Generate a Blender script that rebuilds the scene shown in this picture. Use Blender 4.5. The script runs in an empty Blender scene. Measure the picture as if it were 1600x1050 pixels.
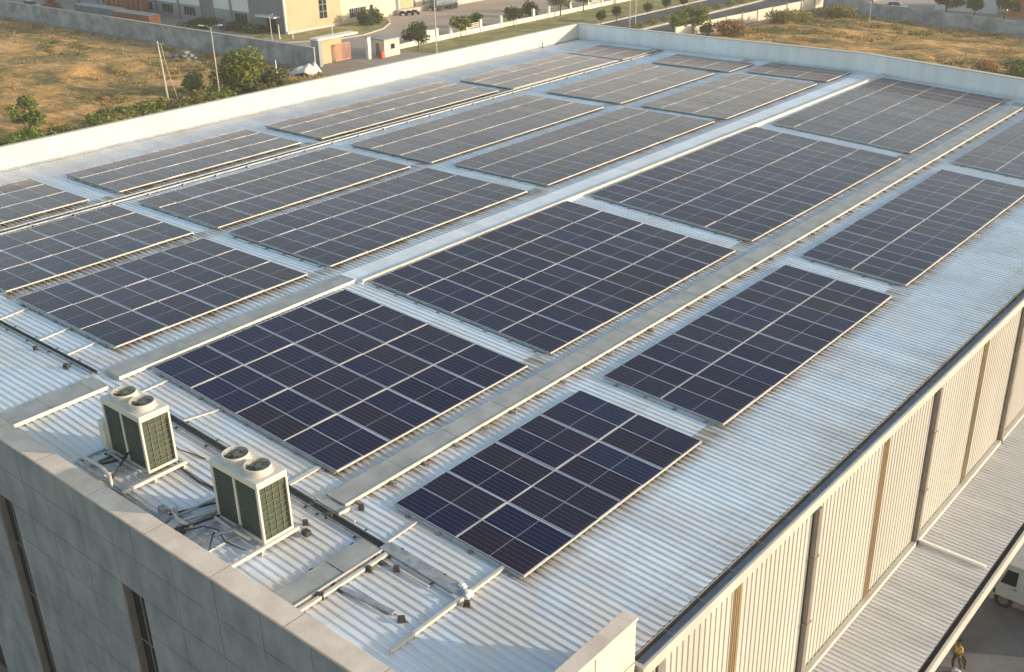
import bpy, bmesh, math, random
from mathutils import Vector, Matrix, noise
random.seed(7)
R = math.radians
S = bpy.context.scene
COL = S.collection
# ------------------------------------------------------------------ camera, sky, sun, exposure
cam = bpy.data.objects.new('camera', bpy.data.cameras.new('camera')); COL.objects.link(cam)
cam.data.sensor_width = 36.0; cam.data.lens = 36.0 * 1672.63 / 1600.0
cam.data.clip_start = 0.2; cam.data.clip_end = 5000
_r = Vector((0.7600, 0.6490, -0.0230)).normalized(); _f = Vector((-0.5957, 0.6834, -0.4231)).normalized()
_r = (_r - _f * _r.dot(_f)).normalized(); _u = _r.cross(_f)
cam.matrix_world = Matrix(((_r.x, _u.x, -_f.x, 34.562), (_r.y, _u.y, -_f.y, -17.823), (_r.z, _u.z, -_f.z, 17.172), (0, 0, 0, 1)))
S.camera = cam
SUN_EL, SUN_AZ = R(12), R(58)          # azimuth from +Y towards +X
w = bpy.data.worlds.new('World'); S.world = w; w.use_nodes = True
nt = w.node_tree; bg = nt.nodes['Background']
sky = nt.nodes.new('ShaderNodeTexSky'); sky.sky_type = 'NISHITA'; sky.sun_disc = False
sky.sun_elevation = SUN_EL; sky.sun_rotation = SUN_AZ; sky.air_density = 1.2; sky.dust_density = 1.2; sky.ozone_density = 0.7
nt.links.new(sky.outputs[0], bg.inputs[0]); bg.inputs[1].default_value = 0.15
sl = bpy.data.lights.new('sun', 'SUN'); sl.energy = 2.8; sl.angle = R(0.5); sl.color = (1.0, 0.86, 0.69)
so = bpy.data.objects.new('sun', sl); COL.objects.link(so)
sv = Vector((math.cos(SUN_EL) * math.sin(SUN_AZ), math.cos(SUN_EL) * math.cos(SUN_AZ), math.sin(SUN_EL)))
so.rotation_euler = sv.to_track_quat('Z', 'Y').to_euler(); so.location = (60, 40, 40)
S.view_settings.view_transform = 'Standard'; S.view_settings.look = 'None'
S.view_settings.exposure = 1.05; S.view_settings.gamma = 1.0
S.cycles.max_bounces = 6; S.cycles.use_denoising = True
# ------------------------------------------------------------------ materials
def mat(name, base, rough=0.6, metal=0.0, vary=0.12, scale=2.0, col2=None, stretch=(1, 1, 1), bump=0.0, bscale=20.0, spec=0.5, coord='Object', mix=(0.35, 0.65), detail=6.0, wave=None, rnd=0.0):
    m = bpy.data.materials.new(name); m.use_nodes = True
    t = m.node_tree; N = t.nodes; L = t.links; p = N['Principled BSDF']
    p.inputs['Roughness'].default_value = rough; p.inputs['Metallic'].default_value = metal
    p.inputs['Specular IOR Level'].default_value = spec
    tc = N.new('ShaderNodeTexCoord'); mp = N.new('ShaderNodeMapping'); mp.inputs['Scale'].default_value = stretch
    L.new(tc.outputs[coord], mp.inputs[0])
    nz = N.new('ShaderNodeTexNoise'); nz.inputs['Scale'].default_value = scale; nz.inputs['Detail'].default_value = detail
    nz.inputs['Roughness'].default_value = 0.62; L.new(mp.outputs[0], nz.inputs[0])
    cr = N.new('ShaderNodeValToRGB'); L.new(nz.outputs[0], cr.inputs[0])
    c2 = col2 or tuple(c * (1 + vary) for c in base); c1 = base if col2 else tuple(c * (1 - vary) for c in base)
    cr.color_ramp.elements[0].position = mix[0]; cr.color_ramp.elements[0].color = (*c1, 1)
    cr.color_ramp.elements[1].position = mix[1]; cr.color_ramp.elements[1].color = (*c2, 1)
    out = cr.outputs[0]
    if rnd:
        oi = N.new('ShaderNodeObjectInfo'); mr = N.new('ShaderNodeMapRange'); L.new(oi.outputs['Random'], mr.inputs[0])
        mr.inputs[3].default_value = 1 - rnd; mr.inputs[4].default_value = 1 + rnd
        vm = N.new('ShaderNodeVectorMath'); vm.operation = 'SCALE'; L.new(out, vm.inputs[0]); L.new(mr.outputs[0], vm.inputs['Scale']); out = vm.outputs[0]
    L.new(out, p.inputs['Base Color'])
    if bump:
        b = N.new('ShaderNodeBump'); b.inputs['Strength'].default_value = bump; b.inputs['Distance'].default_value = 0.02
        n2 = N.new('ShaderNodeTexNoise'); n2.inputs['Scale'].default_value = bscale; n2.inputs['Detail'].default_value = 5; L.new(tc.outputs[coord], n2.inputs[0])
        L.new(n2.outputs[0], b.inputs['Height']); L.new(b.outputs[0], p.inputs['Normal'])
    if wave:
        axis, sc, st = wave
        wv = N.new('ShaderNodeTexWave'); wv.bands_direction = axis; wv.inputs['Scale'].default_value = sc; wv.inputs['Distortion'].default_value = 0
        L.new(tc.outputs[coord], wv.inputs[0]); b = N.new('ShaderNodeBump'); b.inputs['Strength'].default_value = st; b.inputs['Distance'].default_value = 0.03
        L.new(wv.outputs[0], b.inputs['Height']); L.new(b.outputs[0], p.inputs['Normal'])
    return m
def ramp(N, L, src, stops):
    c = N.new('ShaderNodeValToRGB'); L.new(src, c.inputs[0]); e = c.color_ramp.elements
    while len(e) < len(stops): e.new(0.5)
    for k, (pos, col) in enumerate(stops): e[k].position = pos; e[k].color = (*col, 1)
    return c.outputs[0]
def mixc(N, L, fac, a, b, mode='MIX'):
    m = N.new('ShaderNodeMix'); m.data_type = 'RGBA'; m.blend_type = mode
    for sock, v in ((m.inputs[0], fac), (m.inputs[6], a), (m.inputs[7], b)):
        if isinstance(v, (int, float)): sock.default_value = v
        elif isinstance(v, tuple): sock.default_value = (*v, 1)
        else: L.new(v, sock)
    return m.outputs[2]
def math_(N, L, op, a, b=None, c=None, clamp=False):
    m = N.new('ShaderNodeMath'); m.operation = op; m.use_clamp = clamp
    for k, v in enumerate((a, b, c)):
        if v is None: continue
        if isinstance(v, (int, float)): m.inputs[k].default_value = v
        else: L.new(v, m.inputs[k])
    return m.outputs[0]
def nz_(N, L, vec, scale, detail=5.0, rough=0.6, stretch=None):
    if stretch:
        mp = N.new('ShaderNodeMapping'); mp.inputs['Scale'].default_value = stretch; L.new(vec, mp.inputs[0]); vec = mp.outputs[0]
    n = N.new('ShaderNodeTexNoise'); n.inputs['Scale'].default_value = scale; n.inputs['Detail'].default_value = detail; n.inputs['Roughness'].default_value = rough
    L.new(vec, n.inputs[0]); return n.outputs[0]
STAIN_X = [11.62, 13.22, 19.2, -0.75, -9.45, -18.75]
def roof_material():
    m = bpy.data.materials.new('coated_roof_sheet'); m.use_nodes = True
    t = m.node_tree; N = t.nodes; L = t.links; p = N['Principled BSDF']
    tc = N.new('ShaderNodeTexCoord'); co = tc.outputs['Object']; sp = N.new('ShaderNodeSeparateXYZ'); L.new(co, sp.inputs[0])
    x, y = sp.outputs[0], sp.outputs[1]
    base = ramp(N, L, nz_(N, L, co, 1.0, 6, 0.65, (0.35, 2.2, 1)), [(0.3, (0.58, 0.635, 0.685)), (0.7, (0.73, 0.785, 0.835))])
    wn = N.new('ShaderNodeTexWhiteNoise'); wn.noise_dimensions = '1D'; L.new(math_(N, L, 'FLOOR', math_(N, L, 'MULTIPLY', y, 1.0)), wn.inputs['W'])
    tint = ramp(N, L, wn.outputs[0], [(0.0, (0.90, 0.91, 0.93)), (1.0, (1.05, 1.04, 1.02))])
    base = mixc(N, L, 1.0, base, tint, 'MULTIPLY')
    dirt = math_(N, L, 'MULTIPLY', math_(N, L, 'SUBTRACT', nz_(N, L, co, 0.5, 8, 0.7), 0.5, clamp=True), 2.2, clamp=True)
    base = mixc(N, L, dirt, base, (0.40, 0.37, 0.33))
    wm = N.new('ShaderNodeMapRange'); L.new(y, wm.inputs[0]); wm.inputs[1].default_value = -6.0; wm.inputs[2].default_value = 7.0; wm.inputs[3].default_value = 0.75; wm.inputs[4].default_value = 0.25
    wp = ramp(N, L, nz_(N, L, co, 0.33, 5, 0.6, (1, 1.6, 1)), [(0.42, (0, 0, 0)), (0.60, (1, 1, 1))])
    base = mixc(N, L, math_(N, L, 'MULTIPLY', wm.outputs[0], wp), base, (0.66, 0.57, 0.46))  # warm patches paint the sunlit cream tone, stronger towards the front
    lap = math_(N, L, 'LESS_THAN', math_(N, L, 'FRACT', math_(N, L, 'MULTIPLY', math_(N, L, 'ADD', x, 0.9), 1 / 5.8)), 0.0035)
    base = mixc(N, L, math_(N, L, 'MULTIPLY', lap, 0.45), base, (0.22, 0.21, 0.20))
    scr = ramp(N, L, nz_(N, L, co, 2.6, 8, 0.75, (0.6, 1, 1)), [(0.60, (0, 0, 0)), (0.72, (1, 1, 1))])
    base = mixc(N, L, math_(N, L, 'MULTIPLY', scr, 0.35), base, (0.33, 0.31, 0.29))
    # run-off stains below the lower edges of the arrays and the walkway
    tot = None
    streak = ramp(N, L, nz_(N, L, co, 1.0, 4, 0.6, (0.5, 5.0, 1)), [(0.42, (0, 0, 0)), (0.62, (1, 1, 1))])
    for xe in STAIN_X:
        d = math_(N, L, 'SUBTRACT', x, xe)
        mr = N.new('ShaderNodeMapRange'); L.new(d, mr.inputs[0]); mr.inputs[1].default_value = 0.05; mr.inputs[2].default_value = 0.62 if xe > 5 else 0.8
        mr.inputs[3].default_value = 1; mr.inputs[4].default_value = 0
        g = math_(N, L, 'MULTIPLY', mr.outputs[0], math_(N, L, 'GREATER_THAN', d, -0.5))
        tot = g if tot is None else math_(N, L, 'MAXIMUM', tot, g)
    edge = N.new('ShaderNodeMapRange'); L.new(x, edge.inputs[0]); edge.inputs[1].default_value = 21.8; edge.inputs[2].default_value = 23.1; edge.inputs[3].default_value = 0; edge.inputs[4].default_value = 0.45
    tot = math_(N, L, 'MAXIMUM', tot, edge.outputs[0])
    tot = math_(N, L, 'MULTIPLY', tot, math_(N, L, 'GREATER_THAN', y, -0.15))
    sm = math_(N, L, 'MULTIPLY', math_(N, L, 'MULTIPLY', tot, math_(N, L, 'MULTIPLY_ADD', streak, 0.66, 0.2)), 1.0, clamp=True)
    base = mixc(N, L, sm, base, (0.24, 0.145, 0.055))
    L.new(base, p.inputs['Base Color'])
    p.inputs['Roughness'].default_value = 0.42; p.inputs['Metallic'].default_value = 0.12; p.inputs['Specular IOR Level'].default_value = 0.5
    b = N.new('ShaderNodeBump'); b.inputs['Strength'].default_value = 0.25; b.inputs['Distance'].default_value = 0.02
    L.new(nz_(N, L, co, 3.0, 4, 0.5, (0.3, 1, 1)), b.inputs['Height']); L.new(b.outputs[0], p.inputs['Normal'])
    return m
def glass_material():
    m = bpy.data.materials.new('solar_cell_glass'); m.use_nodes = True
    t = m.node_tree; N = t.nodes; L = t.links; p = N['Principled BSDF']
    uv = N.new('ShaderNodeUVMap'); sp = N.new('ShaderNodeSeparateXYZ'); L.new(uv.outputs[0], sp.inputs[0])
    def line(v, wdt):   # 1 on the lines at integer v
        f = math_(N, L, 'ABSOLUTE', math_(N, L, 'SUBTRACT', math_(N, L, 'FRACT', math_(N, L, 'ADD', v, 0.5)), 0.5))
        return math_(N, L, 'LESS_THAN', f, wdt)
    a = line(sp.outputs[0], 0.05); b = line(sp.outputs[1], 0.05)
    mid = math_(N, L, 'LESS_THAN', math_(N, L, 'ABSOLUTE', math_(N, L, 'SUBTRACT', sp.outputs[1], 12.0)), 0.13)
    oi = N.new('ShaderNodeObjectInfo')
    cell = ramp(N, L, oi.outputs['Random'], [(0.0, (0.002, 0.003, 0.018)), (0.3, (0.002, 0.005, 0.034)), (0.65, (0.009, 0.005, 0.016)), (1.0, (0.002, 0.009, 0.042))])
    cc = mixc(N, L, math_(N, L, 'MULTIPLY', b, 0.30), cell, (0.06, 0.07, 0.11))
    cc = mixc(N, L, math_(N, L, 'MULTIPLY', a, 0.6), cc, (0.085, 0.095, 0.15))
    cc = mixc(N, L, mid, cc, (0.20, 0.205, 0.24))
    tc = N.new('ShaderNodeTexCoord'); geo = N.new('ShaderNodeNewGeometry')
    dust = math_(N, L, 'MULTIPLY', nz_(N, L, geo.outputs['Position'], 0.7, 6, 0.65), 0.004)
    lowdust = N.new('ShaderNodeMapRange'); L.new(sp.outputs[1], lowdust.inputs[0]); lowdust.inputs[1].default_value = 22.0; lowdust.inputs[2].default_value = 24.0; lowdust.inputs[3].default_value = 0; lowdust.inputs[4].default_value = 0.05
    dust = math_(N, L, 'ADD', dust, math_(N, L, 'MULTIPLY', lowdust.outputs[0], nz_(N, L, geo.outputs['Position'], 2.2, 5)))
    dust = math_(N, L, 'ADD', dust, math_(N, L, 'MULTIPLY', oi.outputs['Random'], 0.007))
    cc = mixc(N, L, dust, cc, (0.46, 0.36, 0.27))
    L.new(cc, p.inputs['Base Color'])
    L.new(math_(N, L, 'MULTIPLY_ADD', nz_(N, L, geo.outputs['Position'], 1.3, 4), 0.14, 0.07), p.inputs['Roughness'])
    p.inputs['IOR'].default_value = 1.45; p.inputs['Specular IOR Level'].default_value = 0.2; p.inputs['Specular Tint'].default_value = (1.0, 0.90, 0.92, 1)
    p.inputs['Sheen Weight'].default_value = 0.6; p.inputs['Sheen Roughness'].default_value = 0.19; p.inputs['Sheen Tint'].default_value = (1.0, 0.72, 0.55, 1)
    return m
def field_material():
    m = bpy.data.materials.new('dry_field'); m.use_nodes = True
    t = m.node_tree; N = t.nodes; L = t.links; p = N['Principled BSDF']; p.inputs['Roughness'].default_value = 0.95; p.inputs['Specular IOR Level'].default_value = 0.1
    geo = N.new('ShaderNodeNewGeometry'); co = geo.outputs['Position']
    a = ramp(N, L, nz_(N, L, co, 0.10, 10, 0.74), [(0.36, (0.16, 0.14, 0.065)), (0.45, (0.42, 0.27, 0.105)), (0.53, (0.72, 0.39, 0.14)), (0.60, (0.56, 0.36, 0.18)), (0.68, (0.62, 0.48, 0.34))])
    g = ramp(N, L, nz_(N, L, co, 0.16, 10, 0.78, (0.5, 1.0, 1)), [(0.47, (0, 0, 0)), (0.58, (1, 1, 1))])
    c = mixc(N, L, math_(N, L, 'MULTIPLY', g, 0.85), a, (0.13, 0.125, 0.05))
    d = ramp(N, L, nz_(N, L, co, 0.45, 9, 0.8, (0.6, 1.0, 1)), [(0.56, (0, 0, 0)), (0.66, (1, 1, 1))])
    c = mixc(N, L, math_(N, L, 'MULTIPLY', d, 0.7), c, (0.09, 0.085, 0.045))
    f = ramp(N, L, nz_(N, L, co, 1.3, 8, 0.8), [(0.3, (0.55, 0.55, 0.54)), (0.7, (1.35, 1.3, 1.2))])
    c = mixc(N, L, 1.0, c, f, 'MULTIPLY'); L.new(c, p.inputs['Base Color'])
    b = N.new('ShaderNodeBump'); b.inputs['Strength'].default_value = 0.8; b.inputs['Distance'].default_value = 0.5
    L.new(nz_(N, L, co, 0.9, 8, 0.7), b.inputs['Height']); L.new(b.outputs[0], p.inputs['Normal'])
    return m
def leaf_material(name, a, b):
    m = bpy.data.materials.new(name); m.use_nodes = True
    t = m.node_tree; N = t.nodes; L = t.links; p = N['Principled BSDF']; p.inputs['Roughness'].default_value = 0.6; p.inputs['Specular IOR Level'].default_value = 0.25
    at = N.new('ShaderNodeAttribute'); at.attribute_name = 'tint'
    c = ramp(N, L, at.outputs['Fac'], [(0.0, a), (1.0, b)])
    L.new(c, p.inputs['Base Color'])
    tr = N.new('ShaderNodeBsdfTranslucent'); L.new(c, tr.inputs[0]); mx = N.new('ShaderNodeMixShader'); mx.inputs[0].default_value = 0.3
    L.new(p.outputs[0], mx.inputs[1]); L.new(tr.outputs[0], mx.inputs[2]); L.new(mx.outputs[0], N['Material Output'].inputs[0])
    return m
M = {
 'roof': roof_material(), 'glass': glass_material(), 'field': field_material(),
 'frame': mat('anodised_frame', (0.52, 0.52, 0.55), 0.38, 0.6, 0.06, 3),
 'rail': mat('galvanised_rail', (0.40, 0.43, 0.44), 0.45, 0.5, 0.2, 4),
 'strip': mat('pale_clamp_strip', (0.50, 0.49, 0.54), 0.5, 0.3, 0.1, 5),
 'white_alu': mat('white_aluminium', (0.52, 0.48, 0.42), 0.5, 0.05, 0.06, 3),
 'walk': mat('grey_walkway_plate', (0.29, 0.295, 0.285), 0.6, 0.1, 0.18, 1.2, bump=0.1, bscale=12),
 'tray': mat('weathered_zinc', (0.30, 0.32, 0.33), 0.5, 0.4, 0.25, 3),
 'cablebed': mat('grey_cable_bed', (0.13, 0.135, 0.14), 0.8, 0, 0.3, 8),
 'cableshade': mat('dark_cable_and_shade', (0.05, 0.05, 0.055), 0.8, 0, 0.3, 8),
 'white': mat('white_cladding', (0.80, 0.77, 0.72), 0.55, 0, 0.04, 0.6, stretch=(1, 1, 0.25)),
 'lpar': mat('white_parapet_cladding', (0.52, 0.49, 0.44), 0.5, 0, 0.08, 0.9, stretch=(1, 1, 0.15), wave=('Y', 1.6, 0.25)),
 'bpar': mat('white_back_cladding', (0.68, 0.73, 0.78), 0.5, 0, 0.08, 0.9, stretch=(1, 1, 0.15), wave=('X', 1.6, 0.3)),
 'beige': mat('beige_wall_cladding', (0.435, 0.41, 0.365), 0.6, 0, 0.09, 0.5, stretch=(1, 1, 0.12)),
 'tan': mat('translucent_light_sheet', (0.25, 0.18, 0.095), 0.45, 0, 0.15, 1.0, stretch=(1, 1, 0.3)),
 'downpipe': mat('grey_brown_pipe', (0.20, 0.175, 0.155), 0.5, 0.1, 0.12, 2),
 'gutter': mat('gutter_grey', (0.20, 0.215, 0.22), 0.55, 0.2, 0.15, 2),
 'gutterdark': mat('gutter_bed_and_shade', (0.05, 0.03, 0.024), 0.9, 0, 0.3, 3),
 'concrete': mat('facade_concrete', (0.165, 0.178, 0.192), 0.8, 0, 0.2, 1.1, col2=(0.29, 0.295, 0.30), stretch=(1, 1, 0.55), mix=(0.32, 0.66), bump=0.15, bscale=8, detail=10),
 'joint': mat('dark_joint', (0.06, 0.06, 0.06), 0.9),
 'coping': mat('coping_stone', (0.56, 0.45, 0.36), 0.75, 0, 0.12, 1.3, col2=(0.72, 0.60, 0.49), detail=9, bump=0.2, bscale=15),
 'reveal': mat('brown_reveal', (0.22, 0.18, 0.15), 0.75, 0, 0.15, 2),
 'pane': mat('dark_window_glass', (0.012, 0.016, 0.02), 0.08, 0, 0.1, 1, spec=0.6),
 'canopy': mat('canopy_sheet', (0.52, 0.505, 0.48), 0.55, 0.05, 0.12, 0.8, stretch=(0.4, 2, 1)),
 'ac': mat('ivory_casing', (0.56, 0.52, 0.45), 0.4, 0, 0.04, 2),
 'acdark': mat('dark_green_coil', (0.030, 0.055, 0.055), 0.5, 0.3, 0.3, 12),
 'acgreen': mat('olive_coil', (0.055, 0.07, 0.042), 0.55, 0.2, 0.25, 8),
 'wire': mat('wire_guard', (0.17, 0.20, 0.16), 0.45, 0.4, 0.1, 5),
 'black': mat('black_rubber', (0.02, 0.02, 0.022), 0.7),
 'fan': mat('grey_fan_blade', (0.17, 0.14, 0.115), 0.45, 0.2, 0.2, 4),
 'block': mat('dark_weathered_block', (0.04, 0.038, 0.034), 0.9, 0, 0.3, 6),
 'asphalt': mat('asphalt', (0.055, 0.058, 0.066), 0.9, 0, 0.2, 0.3, bump=0.2, bscale=4, detail=9),
 'yard': mat('pale_concrete_yard', (0.30, 0.25, 0.215), 0.9, 0, 0.18, 0.08, detail=9),
 'apron': mat('worn_concrete_apron', (0.15, 0.148, 0.15), 0.9, 0, 0.3, 0.35, detail=9),
 'kerb': mat('pale_kerb', (0.50, 0.45, 0.38), 0.85, 0, 0.12, 1),
 'lawn': mat('lawn', (0.13, 0.135, 0.03), 0.95, 0, 0.35, 0.4, col2=(0.33, 0.27, 0.10), detail=9),
 'ground': mat('bare_ground', (0.24, 0.19, 0.14), 0.95, 0, 0.25, 0.05, detail=9),
 'oldwall': mat('stained_concrete_wall', (0.15, 0.165, 0.185), 0.9, 0, 0.3, 0.45, col2=(0.37, 0.39, 0.41), stretch=(0.7, 1, 0.9), detail=9),
 'cream': mat('cream_render', (0.62, 0.54, 0.42), 0.85, 0, 0.12, 0.6, detail=8),
 'creamwhite': mat('white_render', (0.74, 0.68, 0.56), 0.85, 0, 0.08, 0.8),
 'facgrey': mat('grey_factory_panel', (0.26, 0.27, 0.285), 0.7, 0, 0.08, 0.3),
 'facdark': mat('dark_grey_factory_panel', (0.155, 0.165, 0.18), 0.7, 0, 0.1, 0.3),
 'facwhite': mat('white_factory_panel', (0.62, 0.64, 0.64), 0.65, 0, 0.05, 0.3),
 'factan': mat('tan_factory_panel', (0.44, 0.34, 0.20), 0.7, 0, 0.06, 0.4),
 'faccream': mat('cream_factory_panel', (0.66, 0.55, 0.38), 0.7, 0, 0.05, 0.4),
 'facdoor': mat('grey_shutter', (0.16, 0.165, 0.16), 0.7, 0, 0.1, 0.6),
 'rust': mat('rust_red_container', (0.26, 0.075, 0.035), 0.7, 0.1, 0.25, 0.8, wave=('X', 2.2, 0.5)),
 'rustlit': mat('sunlit_rust_door', (0.50, 0.19, 0.06), 0.7, 0.1, 0.2, 1.2),  # rust red brightened to orange for the end facing the sun
 'controof': mat('grey_container_roof', (0.36, 0.33, 0.31), 0.7, 0.1, 0.15, 0.8),
 'bluegrey': mat('blue_grey_container', (0.14, 0.18, 0.19), 0.7, 0.1, 0.2, 0.8, wave=('X', 2.2, 0.5)),
 'pinkgate': mat('faded_red_gate', (0.46, 0.21, 0.14), 0.7, 0, 0.15, 2),
 'red': mat('red_paint', (0.35, 0.05, 0.03), 0.5),
 'steelpole': mat('pale_steel_pole', (0.50, 0.48, 0.44), 0.5, 0.3, 0.1, 2),
 'wood': mat('pale_concrete_pole', (0.46, 0.40, 0.32), 0.8, 0, 0.15, 1.5),
 'bark': mat('bark', (0.12, 0.085, 0.055), 0.9, 0, 0.3, 4),
 'tarp': mat('white_tarpaulin', (0.50, 0.50, 0.47), 0.7, 0, 0.2, 1),
 'rubble': mat('grey_rubble', (0.22, 0.205, 0.18), 0.9, 0, 0.3, 2),
 'orange': mat('orange_wall', (0.42, 0.15, 0.07), 0.8, 0, 0.12, 0.8),
 'truckwhite': mat('off_white_truck_paint', (0.50, 0.51, 0.48), 0.35, 0, 0.1, 1.5),
 'chassis': mat('dark_chassis', (0.03, 0.03, 0.032), 0.7),
 'tyre': mat('tyre_rubber', (0.022, 0.022, 0.024), 0.85),
 'rim': mat('dull_steel_rim', (0.22, 0.22, 0.22), 0.5, 0.5),
 'skin': mat('skin', (0.20, 0.11, 0.07), 0.6), 'hair': mat('black_hair', (0.015, 0.012, 0.01), 0.6),
 'yellow': mat('yellow_shirt', (0.62, 0.40, 0.07), 0.8, 0, 0.15, 8), 'trouser': mat('dark_trousers', (0.06, 0.045, 0.03), 0.8),
 'lamp': mat('lamp_glass', (0.75, 0.72, 0.65), 0.3),
 'leaf': leaf_material('green_leaves', (0.045, 0.075, 0.012), (0.30, 0.35, 0.05)),
 'leafdark': leaf_material('dark_leaves', (0.03, 0.048, 0.018), (0.13, 0.16, 0.045)),
 'olive': leaf_material('olive_weeds', (0.10, 0.095, 0.026), (0.36, 0.31, 0.085)),
 'dry': leaf_material('dry_grass', (0.22, 0.16, 0.06), (0.55, 0.36, 0.15)),
 'drybush': leaf_material('dry_orange_bush', (0.20, 0.10, 0.04), (0.46, 0.26, 0.10)),
}
# ------------------------------------------------------------------ mesh helpers
class MB:
    def __init__(s): s.v = []; s.f = []; s.mi = []; s.uv = {}
    def quad(s, a, b, c, d, mi=0):
        k = len(s.v); s.v += [tuple(a), tuple(b), tuple(c), tuple(d)]; s.f.append((k, k + 1, k + 2, k + 3)); s.mi.append(mi); return len(s.f) - 1
    def hexa(s, p, mi=0):      # 8 corners: bottom 4 (ccw) then top 4
        k = len(s.v); s.v += [tuple(q) for q in p]
        for f in ((3, 2, 1, 0), (4, 5, 6, 7), (0, 1, 5, 4), (1, 2, 6, 5), (2, 3, 7, 6), (3, 0, 4, 7)):
            s.f.append(tuple(k + i for i in f)); s.mi.append(mi)
        return s
    def box(s, x0, y0, z0, x1, y1, z1, mi=0):
        return s.hexa([(x0, y0, z0), (x1, y0, z0), (x1, y1, z0), (x0, y1, z0), (x0, y0, z1), (x1, y0, z1), (x1, y1, z1), (x0, y1, z1)], mi)
    def beam(s, a, b, w, h, mi=0):   # box along a-b, width w, height h, a,b at the bottom centre line
        a = Vector(a); b = Vector(b); d = (b - a); n = Vector((-d.y, d.x, 0))
        n = n.normalized() * w / 2 if n.length > 1e-6 else Vector((w / 2, 0, 0)); z = Vector((0, 0, h))
        return s.hexa([a - n, b - n, b + n, a + n, a - n + z, b - n + z, b + n + z, a + n + z] if True else [], mi)
    def tube(s, pts, r, n=8, mi=0, cap=True):
        pts = [Vector(p) for p in pts]; rr = r if isinstance(r, (list, tuple)) else [r] * len(pts); k0 = len(s.v)
        for i, p in enumerate(pts):
            d = (pts[min(i + 1, len(pts) - 1)] - pts[max(i - 1, 0)]).normalized()
            a = d.cross(Vector((0, 0, 1)));  a = a.normalized() if a.length > 1e-3 else Vector((1, 0, 0)); b = d.cross(a)
            for j in range(n):
                t = 2 * math.pi * j / n; s.v.append(tuple(p + (a * math.cos(t) + b * math.sin(t)) * rr[i]))
        for i in range(len(pts) - 1):
            for j in range(n):
                a = k0 + i * n + j; b = k0 + i * n + (j + 1) % n
                s.f.append((a, b, b + n, a + n)); s.mi.append(mi)
        if cap:
            s.f.append(tuple(k0 + j for j in range(n))[::-1]); s.mi.append(mi)
            e = k0 + (len(pts) - 1) * n; s.f.append(tuple(e + j for j in range(n))); s.mi.append(mi)
        return s
    def ring(s, c, r0, r1, z0, z1, n=28, mi=0):  # annular wall
        for j in range(n):
            t0, t1 = 2 * math.pi * j / n, 2 * math.pi * (j + 1) / n
            P = lambda r, t, z: (c[0] + r * math.cos(t), c[1] + r * math.sin(t), z)
            s.quad(P(r1, t0, z0), P(r1, t1, z0), P(r1, t1, z1), P(r1, t0, z1), mi); s.quad(P(r0, t1, z0), P(r0, t0, z0), P(r0, t0, z1), P(r0, t1, z1), mi)
            s.quad(P(r0, t0, z1), P(r1, t0, z1), P(r1, t1, z1), P(r0, t1, z1), mi)
        return s
    def mesh(s, name, mats):
        me = bpy.data.meshes.new(name); me.from_pydata(s.v, [], s.f); me.validate(clean_customdata=False)
        for m in (mats if isinstance(mats, (list, tuple)) else [mats]): me.materials.append(M[m])
        if len(me.polygons) == len(s.mi): me.polygons.foreach_set('material_index', s.mi)
        me.update(); return me
    def build(s, name, mats, parent=None, loc=(0, 0, 0), rot=(0, 0, 0), bevel=0, smooth=False):
        o = bpy.data.objects.new(name, s.mesh(name, mats)); COL.objects.link(o); o.location = loc; o.rotation_euler = rot
        if parent: o.parent = parent
        if bevel:
            b = o.modifiers.new('bevel', 'BEVEL'); b.width = bevel; b.segments = 2; b.limit_method = 'ANGLE'
        if smooth:
            for p in o.data.polygons: p.use_smooth = True
        return o
def tag(o, label, cat, group=None):
    o['label'] = label; o['category'] = cat
    if group: o['group'] = group
    return o
def thing(name, label, cat, loc=(0, 0, 0), rz=0, group=None):
    o = bpy.data.objects.new(name, None); COL.objects.link(o); o.location = loc; o.rotation_euler = (0, 0, rz); o.empty_display_size = 0.3
    return tag(o, label, cat, group)
def struct(o): o['kind'] = 'structure'; return o
def copy_tree(o, parent=None):
    c = o.copy(); COL.objects.link(c)
    if parent: c.parent = parent
    for ch in [q for q in bpy.data.objects if q.parent == o]: copy_tree(ch, c)
    return c
GZ = -13.0
SR = 0.0526
def zr(x): return (-0.16 - SR * x) if x > 0.3 else (-0.1758 - 0.002 * (0.3 - x))      # roof pan level
# ------------------------------------------------------------------ ground, field, roads
def sheet(name, pts, z, m):
    b = MB(); k = len(pts); b.v = [(x, y, z) for x, y in pts]; b.f = [tuple(range(k))]; b.mi = [0]
    return struct(b.build(name, m))
sheet('ground', [(-1500, -800), (1500, -800), (1500, 2500), (-1500, 2500)], GZ, 'ground')
def terrain(name, x0, x1, y0, yf, step, amp):
    b = MB(); nx = int((x1 - x0) / step) + 1; ny = 110
    for i in range(nx):
        x = x0 + i * step; y1 = yf(x)
        for j in range(ny):
            t = j / (ny - 1); y = y0 + (y1 - y0) * t
            h = noise.fractal(Vector((x * 0.07, y * 0.10, 3.1)), 0.8, 2.0, 6) * amp + noise.noise(Vector((x * 0.33, y * 0.4, 0))) * amp * 0.6
            edge = min(1, t * 12, (1 - t) * 12, i / 4, (nx - 1 - i) / 4)
            b.v.append((x, y, GZ + 0.03 + max(0, 0.32 + h) * max(edge, 0)))
    for i in range(nx - 1):
        for j in range(ny - 1):
            a = i * ny + j; b.f.append((a, a + ny, a + ny + 1, a + 1)); b.mi.append(0)
    return struct(b.build(name, 'field', smooth=True))
terrain('field', -262, -31, -60, lambda x: 81.9, 1.3, 0.6)
terrain('rough_ground', -57.5, 70, 66, lambda x: 172.6 - 0.26 * (x + 57), 1.3, 0.65)
sheet('yard', [(-300, 84.5), (-92.5, 84.5), (-92.5, 420), (-300, 420)], GZ + 0.008, 'yard')
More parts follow.
